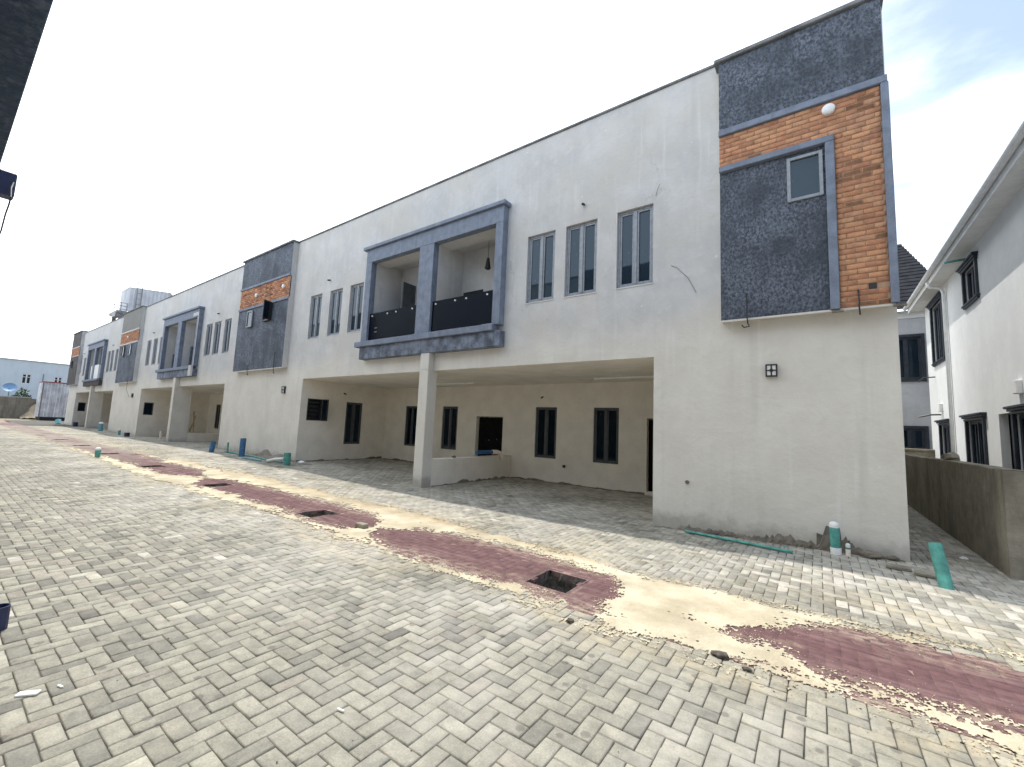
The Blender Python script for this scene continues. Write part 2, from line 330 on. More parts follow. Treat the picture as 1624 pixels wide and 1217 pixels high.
def tag(o, label, cat, group=None):
    o['label'] = label; o['category'] = cat
    if group: o['group'] = group
    return o
def XF(ox, oy, oz, U, Nn): return lambda u, v, n: (ox+u*U[0]+n*Nn[0], oy+u*U[1]+n*Nn[1], oz+v)
FRONT = lambda y: XF(0, y, 0, (1, 0), (0, -1))          # faces the lane
RIGHTF = lambda x: XF(x, 0, 0, (0, 1), (1, 0))          # faces +x
LEFTF = lambda x: XF(x, 0, 0, (0, 1), (-1, 0))          # faces -x
def lin(a, b, n): return [a+(b-a)*i/n for i in range(n+1)]

def fast_mesh(name, V, F, m, parent=None, col=None, kind=None):
    me = bpy.data.meshes.new(name); nv, nf = len(V), len(F); k = F.shape[1]
    me.vertices.add(nv); me.vertices.foreach_set('co', V.astype(np.float32).ravel())
    me.loops.add(nf*k); me.loops.foreach_set('vertex_index', F.astype(np.int32).ravel())
    me.polygons.add(nf); me.polygons.foreach_set('loop_start', np.arange(nf, dtype=np.int32)*k); me.polygons.foreach_set('loop_total', np.full(nf, k, np.int32))
    if col is not None:
        a = me.color_attributes.new('Col', 'FLOAT_COLOR', 'POINT'); a.data.foreach_set('color', np.hstack([col, np.ones((nv, 1))]).astype(np.float32).ravel())
    me.update(); me.validate(); me.materials.append(m)
    o = bpy.data.objects.new(name, me); COL.objects.link(o)
    if parent: o.parent = parent
    if kind: o['kind'] = kind
    return o

# ------------------------------------------------------------------ setting: ground, pavement, strip, sand
HX = [-2.30, -7.0, -11.2, -15.9, -20.8, -25.5, -30.2]; HY0, HY1 = -4.02, -3.53; HW = .235
SY0, SY1 = -4.325, -3.025
def ground_sheet(name, xs, ys, zoff, m, holes=False, **kw):
    b = MB(); P = np.zeros((len(xs), len(ys), 3)); X, Y = np.meshgrid(xs, ys, indexing='ij'); P[..., 0] = X; P[..., 1] = Y; P[..., 2] = gz(X, Y)+zoff
    sk = None
    if holes:
        xc = (X[:-1, :-1]+X[1:, 1:])/2; yc = (Y[:-1, :-1]+Y[1:, 1:])/2; sk = np.zeros(xc.shape, bool)
        for h in HX: sk |= (abs(xc-h) < HW) & (yc > HY0) & (yc < HY1)
    b.grid(P, sk); return b.build(name, m, norm=False, **kw)
hx = sorted(set(np.round(np.arange(-62, 10.1, 1.0), 3).tolist() + [x+s*HW for x in HX for s in (-1, 1)]))
gx = [-900, -300, -120, -90, -75] + hx + [14, 40, 300, 900]; gy = [-900, -200, -40, -14, -9.5, -7.5, -6, SY0, HY0, HY1, SY1, -2, -1.2, 0, 2, 4, 8, 14, 40, 200, 900]
ground = ground_sheet('ground', gx, gy, -.075, M['soil'], True); ground['kind'] = 'structure'
pgx = np.arange(-66, 9.01, .75)
pavement = ground_sheet('pavement', pgx, [SY1, -2.4, -1.8, -1.2, -.6, 0, 1.2, 2.5, 3.75], -.011, M['joint']); pavement['kind'] = 'structure'
pv2 = ground_sheet('paving_bed', pgx, [-8.16, -7.2, -6, -5.2, -4.6, SY0], -.011, M['joint']); pv2.parent = pavement
pv3 = ground_sheet('paving_bed', [.97, 1.4, 1.85], np.arange(3.75, 14.1, 1.0), -.011, M['joint']); pv3.parent = pavement

TOP = np.array([[-1, -1], [1, -1], [1, 1], [-1, 1]], float)
PF = np.array([(0, 1, 2, 3)] + [(4+k, 4+(k+1) % 4, (k+1) % 4, k) for k in range(4)] + [(8+k, 8+(k+1) % 4, 4+(k+1) % 4, 4+k) for k in range(4)])
def brick_verts(cx, cy, z, hxx, hyy, gap, ch, tilt=0, depth=.05, drop=.0045):
    n = len(cx); V = np.zeros((n, 12, 3)); tx = rng.normal(0, tilt, n); ty = rng.normal(0, tilt, n)
    for r, (ins, dz) in enumerate(((gap+ch, 0), (gap, -drop), (gap, -depth))):
        for k in range(4):
            dx = TOP[k, 0]*(hxx-ins); dy = TOP[k, 1]*(hyy-ins)
            V[:, r*4+k, 0] = cx+dx; V[:, r*4+k, 1] = cy+dy; V[:, r*4+k, 2] = z+dz+(tx*dx+ty*dy)
    return V
def herring(x0, x1, y0, y1):
    a = .1; ox, oy = -3.40, -7.225
    i0, i1 = int((x0-ox)/a)-3, int((x1-ox)/a)+3; j0, j1 = int((y0-oy)/a)-3, int((y1-oy)/a)+3
    I, J = np.meshgrid(np.arange(i0, i1), np.arange(j0, j1), indexing='ij'); I = I.ravel(); J = J.ravel()
    # mirror image of the plain herringbone: H covers cells (i,j),(i+1,j); V sits on the right half
    t_ = np.mod(-I-1-J, 4)
    h = np.mod(I+1+J, 4) == 1; v = np.mod(I+1+J, 4) == 3
    H = np.stack([ox+(I[h]+1)*a, oy+(J[h]+.5)*a], 1); Vv = np.stack([ox+(I[v]+.5)*a, oy+(J[v]+1)*a], 1)
    P = np.vstack([H, Vv]); o = np.r_[np.zeros(len(H), int), np.ones(len(Vv), int)]
    return P, o
P, ori = herring(-50, 8, -8.1, 13.5)
inl = (P[:, 1] > -8.1) & (P[:, 1] < -.0) & ((P[:, 1] < SY0+.045) | (P[:, 1] > SY1))
bay = np.zeros(len(P), bool)
for k in range(3): bay |= (P[:, 0] > -15.1-19.4*k) & (P[:, 0] < -2.46-19.4*k) & (P[:, 1] >= -.0) & (P[:, 1] < 3.72)
side = (P[:, 0] > .98) & (P[:, 0] < 1.93) & (P[:, 1] >= 0)
keep = inl | bay | side
P = P[keep]; ori = ori[keep]; n = len(P)
pal = np.array([(.275, .27, .235), (.30, .295, .257), (.24, .238, .21), (.33, .322, .28), (.205, .204, .185), (.295, .278, .245), (.37, .36, .315), (.165, .163, .15), (.285, .283, .245), (.262, .25, .22)])
pc = pal[rng.choice(len(pal), n, p=[.18, .17, .16, .12, .07, .10, .05, .03, .08, .04])]*rng.uniform(.9, 1.12, (n, 1))
lum = fbm(P[:, 0], P[:, 1], .8, 5); pc = pc*(.80+.42*lum)[:, None]*rng.lognormal(0, .045, (n, 1))*np.array((1.04, 1.01, .95))
pale = (rng.random(n) < .012) | ((P[:, 1] > -2.6) & (P[:, 1] < -.9) & (P[:, 0] > -.6) & (rng.random(n) < .22)); pc[pale] = np.array((.50, .47, .41))*rng.uniform(.85, 1.1, (pale.sum(), 1))
hxx = np.where(ori == 0, .1, .05); hyy = np.where(ori == 0, .05, .1)
z = gz(P[:, 0], P[:, 1]) + rng.normal(0, .0013, n)
u, v, d = proj(np.stack([P[:, 0], P[:, 1], z], 1))
vis = (d > .3) & (u > 4) & (u < 1620) & (v > 4) & (v < 1213)
score = np.where(vis, 1/np.maximum(d, .1)**2*np.where(vis, 1, 0), -1)
NP = 300; near = np.zeros(n, bool); near[np.argsort(-score)[:NP]] = True
rest = ~near
V = brick_verts(P[rest, 0], P[rest, 1], z[rest], hxx[rest], hyy[rest], rng.uniform(.0022, .0045, rest.sum()), rng.uniform(.003, .007, rest.sum()), .012)
F = (np.arange(rest.sum())[:, None, None]*12+PF[None]).reshape(-1, 4)
fast_mesh('pavers', V.reshape(-1, 3), F, M['paver'], pavement, np.repeat(pc[rest], 12, 0), 'stuff')
variants = {}
for o_ in (0, 1):
    for k in range(14):
        hx_, hy_ = (.1, .05) if o_ == 0 else (.05, .1)
        V = brick_verts(np.zeros(1), np.zeros(1), np.zeros(1), np.array([hx_]), np.array([hy_]), rng.uniform(.0022, .0042, 1), rng.uniform(.005, .008, 1), .012)
        c = (pal[rng.choice(len(pal), p=[.19, .18, .17, .12, .06, .10, .04, .01, .09, .04])]*.8+pal[0]*.2)*rng.uniform(.92, 1.08)*np.array((1.04, 1.01, .95))
        t_ = fast_mesh('paver', V[0], PF, M['paver'], None, np.repeat(c[None], 12, 0)); variants[(o_, k)] = t_.data; bpy.data.objects.remove(t_)
for i in np.where(near)[0]:
    o = bpy.data.objects.new('paver', variants[(int(ori[i]), int(rng.integers(14)))]); COL.objects.link(o); o.location = (P[i, 0], P[i, 1], z[i]); o.rotation_euler = (rng.normal(0, .008), rng.normal(0, .008), rng.normal(0, .007)); o.parent = pavement

# red strip of pavers down the middle
strip = ground_sheet('red_strip', sorted(set(pgx[pgx > -60].tolist()+[x+s*HW for x in HX for s in (-1, 1)])), [SY0, HY0, HY1, SY1], -.0016, M['redjoint'], True); strip['kind'] = 'structure'
P, ori = herring(-50, 8, SY0-.3, SY1+.3); k_ = (P[:, 1] >= SY0+.045) & (P[:, 1] <= SY1)
for h in HX: k_ &= ~((abs(P[:, 0]-h) < HW+.05) & (P[:, 1] > HY0-.05) & (P[:, 1] < HY1+.05))
P = P[k_]; ori = ori[k_]; n = len(P)
hxx = np.where(ori == 0, .1, .05); hyy = np.where(ori == 0, .05, .1); zz = gz(P[:, 0], P[:, 1])+rng.normal(0, .0003, n)
V = brick_verts(P[:, 0], P[:, 1], zz, hxx, hyy, rng.uniform(.0002, .0005, n), np.full(n, .0010), .0003, .03, .0012)
rc = np.array((.142, .075, .076))*rng.uniform(.985, 1.015, (n, 1))
fast_mesh('red_pavers', V.reshape(-1, 3), (np.arange(n)[:, None, None]*12+PF[None]).reshape(-1, 4), M['red'], strip, np.repeat(rc, 12, 0), 'stuff')

# yellow sand swept over the strip: real relief with a ragged edge
def bandmask(x, y):
    """>0 where sand lies (metres of cover), from the swept shapes seen on the strip"""
    nz = (fbm(x, y, 1.3, 3)-.5)*.26 + (fbm(x*.45, y*1.5, 7, 9)-.5)*.34 + (fbm(x, y, 30, 44)-.5)*.22 + (fbm(x*.6, y*1.6, 75, 71, 2)-.5)*.20
    far = np.interp(x, [-30, -20, -16, -10.6, -5.6, -3.2, -2, -1.06, -.26, .4, 1.2, 3, 6], [-2.95, -2.9, -2.55, -2.35, -2.35, -2.6, -2.75, -2.85, -2.87, -2.85, -2.8, -2.8, -2.8])
    nearl = np.interp(x, [-30, -17, -9, -7.4, -5.6, -4.1, -3.2, -2.4, -1.6, -1.2, -.8, -.36, .27, .78, 3], [-4.32, -4.6, -4.52, -4.46, -4.42, -4.48, -4.46, -4.46, -4.58, -4.48, -4.40, -4.44, -4.34, -4.44, -4.5])
    # bare red windows: centre line and half width
    rc_ = np.interp(x, [-30, -20, -17, -14, -12.6, -12.0, -10, -7.3, -5.6, -5.25, -4.9, -3.3, -2.1, -1.75, -1.0, -.62, -.3, .1, .8, 2, 6], [-3.6, -3.55, -3.6, -3.65, -3.6, -3.65, -3.62, -3.5, -3.7, -3.75, -3.68, -3.66, -3.66, -3.75, -3.8, -3.82, -3.66, -3.55, -3.5, -3.5, -3.5])
    rw = np.interp(x, [-30, -24, -20, -17, -14.2, -13.2, -12.4, -11.6, -9, -7.3, -6.4, -5.75, -5.5, -5.1, -4.3, -3.2, -2.6, -1.9, -1.72, -1.5, -.75, -.5, -.25, .05, .8, 2, 6], [.62, .6, .5, .35, .42, .05, -.1, .4, .38, .45, .5, .22, -.12, .3, .58, .58, .5, .5, .2, -.25, -.2, .10, .22, .42, .55, .6, .6])
    inside = np.minimum(far-y, y-nearl); bare = rw-abs(y-rc_)
    foot = np.minimum(.13-abs(x+1.80+.25*(y+4.2)), .26-abs(y+4.15))       # red tongue beside the open manhole
    m = np.minimum(inside, -np.maximum(bare, foot))
    return np.minimum(m, .35)*.85 + nz, inside, -bare
def sand(name, x0, x1, step, hk):
    xs = np.arange(x0, x1+1e-6, step); ys = np.arange(-4.95, -1.7, step); X, Y = np.meshgrid(xs, ys, indexing='ij'); m, ins, bar = bandmask(X, Y); m = m+(rng.random(X.shape)-.5)*.24*np.clip(1.2-m*3, .3, 1.2)
    for h in HX: m = np.where((abs(X-h) < HW+.03) & (Y > HY0-.03) & (Y < HY1+.03), -1, m)
    Z = gz(X, Y)+np.clip(.0018+m*.04, -.004, .012)*hk + np.where(m > 0, (vnoise(X, Y, 70, 2)-.5)*.004, 0)
    ok = (m[:-1, :-1] > 0) & (m[1:, 1:] > 0) & (m[1:, :-1] > 0) & (m[:-1, 1:] > 0)
    a, b = X.shape; idx = np.arange(a*b).reshape(a, b)
    Fq = np.stack([idx[:-1, :-1][ok], idx[1:, :-1][ok], idx[1:, 1:][ok], idx[:-1, 1:][ok]], 1)
    used, inv = np.unique(Fq, return_inverse=True); Vv = np.stack([X.ravel(), Y.ravel(), Z.ravel()], 1)[used]
    k = np.clip((Vv[:, 1]-(-3.05))/.5, 0, 1)[:, None]*.75; t2 = fbm(Vv[:, 0], Vv[:, 1], 3, 8)[:, None]
    colr = (np.array((.56, .50, .375))*(1-k)+np.array((.43, .35, .24))*k)*(.78+.42*t2)
    return fast_mesh(name, Vv, inv.reshape(-1, 4), M['sand'], None, colr, 'stuff')
sand('swept_sand', -3.6, 2.6, .0085, 1.0); sand('swept_sand', 2.6, 6.5, .03, 1.0); sand('swept_sand', -9, -3.6, .018, 1.0); sand('swept_sand', -34, -9.0, .04, 1.2)
# loose grit and pebbles
def scatter(name, n, fn, smin, smax, m, zf=.4):
    V = []; Fq = []; tet = np.array([(1, 0, 0), (-.5, .8, .1), (-.6, -.7, 0), (.1, .05, .9), (.0, -.1, -.5)]); tf = np.array([(0, 1, 3), (1, 2, 3), (2, 0, 3), (1, 0, 4), (2, 1, 4), (0, 2, 4)])
    pts = fn(n); s_ = smin+(smax-smin)*rng.random(len(pts))**3; a = rng.uniform(0, 6.28, len(pts))
    c, s2 = np.cos(a), np.sin(a); B = tet[None]*s_[:, None, None]*np.array((1, .8, zf+.2))
    Vv = np.stack([B[..., 0]*c[:, None]-B[..., 1]*s2[:, None], B[..., 0]*s2[:, None]+B[..., 1]*c[:, None], B[..., 2]], -1)
    Vv[..., 0] += pts[:, 0, None]; Vv[..., 1] += pts[:, 1, None]; Vv[..., 2] += (gz(pts[:, 0], pts[:, 1])+.003)[:, None]
    return fast_mesh(name, Vv.reshape(-1, 3), (np.arange(len(pts))[:, None, None]*5+tf[None]).reshape(-1, 3), m, None, None, 'stuff')
def near_strip(n):
    x = rng.uniform(-9, 2.5, n); y = rng.normal(-4.35, .28, n); return np.stack([x, y], 1)
def edge_grain(n):
    x = rng.uniform(-7, 3, n*3); y = rng.uniform(-4.95, -1.9, n*3); m, _, _ = bandmask(x, y); k = (m > -.26) & (m < .02) & (rng.random(n*3) < np.clip(1+m*4.2, 0, 1)); return np.stack([x[k], y[k]], 1)[:n]
scatter('gravel', 420, near_strip, .004, .014, M['gravel'])
scatter('gravel', 260, lambda n: np.stack([rng.uniform(-8, 2, n), rng.uniform(-7.2, -1, n)], 1), .003, .009, M['gravel'])
def fine_sand(n):
    return edge_grain(n)
g_ = scatter('sand_grains', 14000, fine_sand, .003, .0075, M['grain'], .3)

# open manholes in the strip
for k, hx_ in enumerate(HX):
    gzh = G(hx_, -3.8)
    lab = ['nearest open square manhole, its rough pit showing beside the yellow sand', 'second nearest open manhole, in the red strip just beyond the grey block', 'third nearest open manhole, in front of the left bay of the nearest carport', 'fourth nearest open manhole, before the tower with two round lamps',
           'fifth nearest open manhole, in red paving beyond the lone green pipe stub', 'sixth nearest open manhole, a thin dark slit in the strip', 'farthest open manhole, a faint dark slit far up the strip'][k]
    e = empty('open_manhole', (hx_, -3.78, gzh), lab, 'manhole', 'open manholes along the red strip')
    b = MB(); nn = 14
    cor = [(hx_-HW, HY0), (hx_+HW, HY0), (hx_+HW, HY1), (hx_-HW, HY1)]
    for q in range(4):
        (xa, ya), (xb, yb) = cor[q], cor[(q+1) % 4]; Pg = np.zeros((nn, 9, 3)); nrm = np.array([yb-ya, -(xb-xa)]); nrm = nrm/np.linalg.norm(nrm)
        for i in range(nn):
            for j in range(9):
                t_ = i/(nn-1); x = xa+(xb-xa)*t_; y = ya+(yb-ya)*t_; zz_ = gzh-.002-.6*j/8
                dd = (random.random()-.35)*.05 if 0 < i < nn-1 and j > 0 else 0
                Pg[i, j] = (x+nrm[0]*dd, y+nrm[1]*dd, zz_)
        b.grid(Pg)
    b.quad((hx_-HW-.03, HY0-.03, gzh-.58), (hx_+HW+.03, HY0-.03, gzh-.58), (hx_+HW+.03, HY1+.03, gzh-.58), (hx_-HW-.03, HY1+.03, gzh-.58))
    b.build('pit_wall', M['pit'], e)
    r = MB()
    for (x0, x1, y0, y1) in ((hx_-HW-.022, hx_-HW, HY0-.022, HY1+.022), (hx_+HW, hx_+HW+.022, HY0-.022, HY1+.022), (hx_-HW, hx_+HW, HY0-.022, HY0), (hx_-HW, hx_+HW, HY1, HY1+.022)):
        r.box(x0, x1, y0, y1, gzh-.06, gzh+.004)
    r.build('rim', M['redjoint'], e, bevel=.003)

# ------------------------------------------------------------------ windows and small fittings
def window(parent, xf, u0, u1, v0, v1, rec=.06, fr='frame', pane='glass', style='double', name='window'):
    """aluminium window in a hole; n is outward"""
    b = MB(xf); t_ = .05; n0, n1 = -rec-.05, -rec
    b.box(u0, u1, v0, v0+t_, n0, n1) if False else None
    def bar(a, c, d, e, m0=n0, m1=n1): b.box(a, c, d, e, m0, m1)
    bar(u0, u0+t_, v0, v1); bar(u1-t_, u1, v0, v1); bar(u0+t_, u1-t_, v0, v0+t_); bar(u0+t_, u1-t_, v1-t_, v1)
    if style == 'double':
        um = (u0+u1)/2; bar(um-.035, um+.035, v0+t_, v1-t_, n0, n1+.012)
        for (a, c, off) in ((u0+t_, um-.035, 0), (um+.035, u1-t_, .008)):
            s_ = .035
            bar(a, a+s_, v0+t_, v1-t_, n0, n1-.012+off); bar(c-s_, c, v0+t_, v1-t_, n0, n1-.012+off); bar(a+s_, c-s_, v0+t_, v0+t_+s_, n0, n1-.012+off); bar(a+s_, c-s_, v1-t_-s_, v1-t_, n0, n1-.012+off)
        panes = [(u0+t_+.035, um-.07), (um+.07, u1-t_-.035)]; zin = .035
    else:
        panes = [(u0+t_, u1-t_)]; zin = 0
    f = b.build(name, M[fr], parent, bevel=.004)
    for a, c in panes:
        p = MB(xf); tl = random.uniform(-.004, .004)
        p.add([(a-.01, v0+t_+zin-.01, n0+.02+tl), (c+.01, v0+t_+zin-.01, n0+.02-tl), (c+.01, v1-t_-zin+.01, n0+.02-tl), (a-.01, v1-t_-zin+.01, n0+.02+tl), (a-.01, v0+t_+zin-.01, n0+.012), (c+.01, v0+t_+zin-.01, n0+.012), (c+.01, v1-t_-zin+.01, n0+.012), (a-.01, v1-t_-zin+.01, n0+.012)],
              [(0, 1, 2, 3), (7, 6, 5, 4), (0, 4, 5, 1), (1, 5, 6, 2), (2, 6, 7, 3), (3, 7, 4, 0)])
        p.build('pane', M[pane], f)
    return f
def louvre(parent, xf, u0, u1, v0, v1, sash=True, n=6):
    b = MB(xf); t_ = .04
    for q in ((u0, u0+t_, v0, v1), (u1-t_, u1, v0, v1), (u0+t_, u1-t_, v0, v0+t_), (u0+t_, u1-t_, v1-t_, v1)): b.box(*q, -.09, .005)
    f = b.build('louvre_window', M['black'], parent, bevel=.003)
    for k in range(n):
        vv = v0+t_+(v1-v0-2*t_)*(k+.5)/n; q = MB(xf); h = (v1-v0)/n*.42
        q.add([(u0+t_, vv+h, -.06), (u1-t_, vv+h, -.06), (u1-t_, vv-h, .0), (u0+t_, vv-h, .0), (u0+t_, vv+h-.006, -.066), (u1-t_, vv+h-.006, -.066), (u1-t_, vv-h-.006, -.006), (u0+t_, vv-h-.006, -.006)],
              [(0, 1, 2, 3), (7, 6, 5, 4), (0, 4, 5, 1), (1, 5, 6, 2), (2, 6, 7, 3), (3, 7, 4, 0)]); q.build('blade', M['louvre'], f)
    q = MB(xf); q.quad((u0, v0, -.095), (u1, v0, -.095), (u1, v1, -.095), (u0, v1, -.095)); q.build('backing', M['dark'], f)
    if sash:   # side-hung sash pushed open
        s_ = MB(xf); w_ = (u1-u0)*.5; d_ = w_
        for (a, c, e, g) in ((.0, .04, v0, v1), (w_-.04, w_, v0, v1), (.04, w_-.04, v0, v0+.04), (.04, w_-.04, v1-.04, v1)):
            pts = [(u1+a*.25+dn, zz_, a*.95+.01) for dn in (0, .03) for zz_ in (e, g)]; pts2 = [(u1+c*.25+dn, zz_, c*.95+.01) for dn in (0, .03) for zz_ in (e, g)]
            s_.add([pts[0], pts2[0], pts2[1], pts[1], pts[2], pts2[2], pts2[3], pts[3]], [(0, 1, 2, 3), (7, 6, 5, 4), (0, 4, 5, 1), (1, 5, 6, 2), (2, 6, 7, 3), (3, 7, 4, 0)])
        sh = s_.build('open_sash', M['black'], f); q = MB(xf)
        q.quad(*[(u1+t2*.25+.015, zz_, t2*.95+.01) for t2, zz_ in ((.03, v0+.03), (w_-.03, v0+.03), (w_-.03, v1-.03), (.03, v1-.03))]); q.build('pane', M['pglass'], sh, norm=False)
    return f
def round_lamp(parent, x, y, z_, r=.085):
    b = MB(); b.tube([(x, y+.02, z_), (x, y-.045, z_)], r*.95, 18); o = b.build('round_lamp', M['white'], parent, bevel=.004)
    c = MB(); c.dome((x, y-.045, z_), r, .03, 18, 4, Vector((0, -1, 0))); c.build('diffuser', M['opal'], o, smooth=True); return o
def wall_light(parent, x, y, z_, s_=.15):
    b = MB(); b.box(x, x+s_, y-.05, y, z_, z_+s_*1.25); o = b.build('wall_light', M['white'], parent, bevel=.003)
    c = MB(); w_ = .014; hh = s_*1.25
    for q in ((x-.006, x+w_, z_-.006, z_+hh+.006), (x+s_-w_, x+s_+.006, z_-.006, z_+hh+.006), (x+w_, x+s_-w_, z_-.006, z_+w_), (x+w_, x+s_-w_, z_+hh-w_, z_+hh+.006), (x+s_/2-w_*.7, x+s_/2+w_*.7, z_+w_, z_+hh-w_)):
        c.box(q[0], q[1], y-.062, y-.002, q[2], q[3])
    c.box(x+w_, x+s_/2-w_*.7, y-.06, y-.052, z_+hh/2-w_*.7, z_+hh/2+w_*.7); c.box(x+s_/2+w_*.7, x+s_-w_, y-.06, y-.052, z_+hh/2-w_*.7, z_+hh/2+w_*.7)
    c.tube([(x+s_/2, y-.05, z_+hh/2), (x+s_/2, y-.07, z_+hh/2)], .028, 10); c.build('cage', M['black'], o); return o
def spout(parent, xf, u, v, L=.12, name='conduit_stub'):
    b = MB(xf); b.tube([(u, v+.02, -.03), (u+.02, v-.03, L)], .026, 10); return b.build(name, M['black'], parent, smooth=False)

def stucco_grid(parent, name, m, x0, x1, z0, z1, y, step, amp, holes=()):
    nx = max(2, int((x1-x0)/step)); nz_ = max(2, int((z1-z0)/step)); xs = np.linspace(x0, x1, nx+1); zs = np.linspace(z0, z1, nz_+1)
    X, Z = np.meshgrid(xs, zs, indexing='ij'); h = (np.abs(fbm(X*1.0, Z*.75, 14, 21, 4)-.5)*2.2+ (vnoise(X, Z, 60, 5)-.5)*.35)
    e = np.minimum(np.minimum(X-x0, x1-X), np.minimum(Z-z0, z1-Z)); h = h*np.clip(e/.03, 0, 1); Pg = np.stack([X, y-amp*h, Z], -1)
    off = ROOT[parent.name]; a, b = X.shape; idx = np.arange(a*b).reshape(a, b); ok = np.ones((a-1, b-1), bool)
    xc = (X[:-1, :-1]+X[1:, 1:])/2; zc = (Z[:-1, :-1]+Z[1:, 1:])/2
    for q in holes: ok &= ~((xc > q[0]) & (xc < q[1]) & (zc > q[2]) & (zc < q[3]))
    Fq = np.stack([idx[:-1, :-1][ok], idx[1:, :-1][ok], idx[1:, 1:][ok], idx[:-1, 1:][ok]], 1)
    o = fast_mesh(name, Pg.reshape(-1, 3)-np.array(off), Fq, m, parent); ROOT[o.name] = off; return o

BPAL = np.array([(.46, .20, .105), (.52, .25, .13), (.40, .165, .09), (.54, .285, .155), (.43, .21, .12), (.36, .15, .09), (.50, .27, .17)])
bvar = []
for k in range(14):
    b = MB(); hx_, hz_ = .105, .0335; ch = .011
    vs = []
    for (ins, yy) in ((ch, -.014), (0, -.006), (0, .012)):
        vs += [(-hx_+ins+random.uniform(-.002, .002), yy, -hz_+ins), (hx_-ins+random.uniform(-.002, .002), yy, -hz_+ins), (hx_-ins, yy, hz_-ins+random.uniform(-.0015, .0015)), (-hx_+ins, yy, hz_-ins)]
    c = (BPAL[k % 7]*.62+np.array((.50, .285, .18))*.38)*random.uniform(.88, 1.12); cc = np.repeat(c[None], 12, 0); cc[4:] = cc[4:]*.55+np.array((.62, .36, .20))*.45
    if k in (6, 11): cc[:4] *= .42
    t_ = fast_mesh('brick', np.array(vs), PF, M['brick'], None, np.clip(cc, 0, 1)); bvar.append(t_.data); bpy.data.objects.remove(t_)
def bricks(parent, x0, x1, z0, z1, y, individual=True, holes=()):
    """brick slips laid in running bond on a mortar bed"""
    ph, pl = .0805, .222; off = ROOT[parent.name]
    b = MB(); b.box(x0, x1, y-.002, y+.03, z0, z1); bed = b.build('brick_panel', M['mortar'], parent)
    rows = int((z1-z0)/ph+.5); ph = (z1-z0)/rows; allb = []
    for r in range(rows):
        zc = z0+(r+.5)*ph; x = x0 - (pl/2 if r % 2 else 0) - random.uniform(0, .03)
        while x < x1:
            a, c = max(x+.006, x0+.003), min(x+pl-.006, x1-.003)
            if c-a > .03 and not any(h[0] < (a+c)/2 < h[1] and h[2] < zc < h[3] for h in holes): allb.append(((a+c)/2, zc, (c-a)/.21))
            x += pl
    if individual:
        for (xc, zc, s_) in allb:
            wgt = [1]*14; dk = 1 if vnoise(np.array([xc]), np.array([zc*3]), 1.7, 31)[0] > .72 else 0
            k = random.choice((6, 11)) if dk and random.random() < .6 else random.choice([q for q in range(14) if q not in (6, 11)])
            o = bpy.data.objects.new('brick', bvar[k]); COL.objects.link(o); o.parent = bed
            o.location = (xc-off[0], y-.002-off[1]+random.uniform(-.003, .001), zc-off[2]); o.scale = (s_, 1, ph/.0805); o.rotation_euler = (random.uniform(-.02, .02), random.uniform(-.006, .006), random.uniform(-.012, .012))
    else:
        V = []; C_ = []
        for (xc, zc, s_) in allb:
            hx_, hz_ = .105*s_, .034
            for (ins, yy) in ((.004, -.013), (0, -.008), (0, .002)):
                V += [(xc-hx_+ins-off[0], y-.002+yy-off[1], zc-hz_+ins-off[2]), (xc+hx_-ins-off[0], y-.002+yy-off[1], zc-hz_+ins-off[2]), (xc+hx_-ins-off[0], y-.002+yy-off[1], zc+hz_-ins-off[2]), (xc-hx_+ins-off[0], y-.002+yy-off[1], zc+hz_-ins-off[2])]
            C_.append(BPAL[random.randrange(7)]*random.uniform(.8, 1.15)*(.5 if random.random() < .06 else 1))
        nB = len(allb); o = fast_mesh('bricks', np.array(V), (np.arange(nB)[:, None, None]*12+PF[None]).reshape(-1, 4), M['brick'], bed, np.repeat(np.array(C_), 12, 0), 'stuff'); ROOT[o.name] = off
    return bed

def ragged(parent, xf, u0, u1, hfun, m, name='broken_mortar', step=.035, zbase=None, out=.02):
    us = np.arange(u0, u1+1e-6, step); nv = 5; Pg = np.zeros((len(us), nv, 3))
    for i, uu in enumerate(us):
        h = max(.004, hfun(uu)); xx = xf(uu, 0, 0); g = G(xx[0], xx[1])
        for j in range(nv):
            t_ = j/(nv-1); Pg[i, j] = (uu+random.uniform(-.008, .008), g-.02+(h+.02)*t_, out*(1-t_**2)*(.5+.8*random.random())+.0015)
        Pg[i, nv-1, 2] = -.004
    b = MB(xf); b.grid(Pg); return b.build(name, m, parent, norm=False)

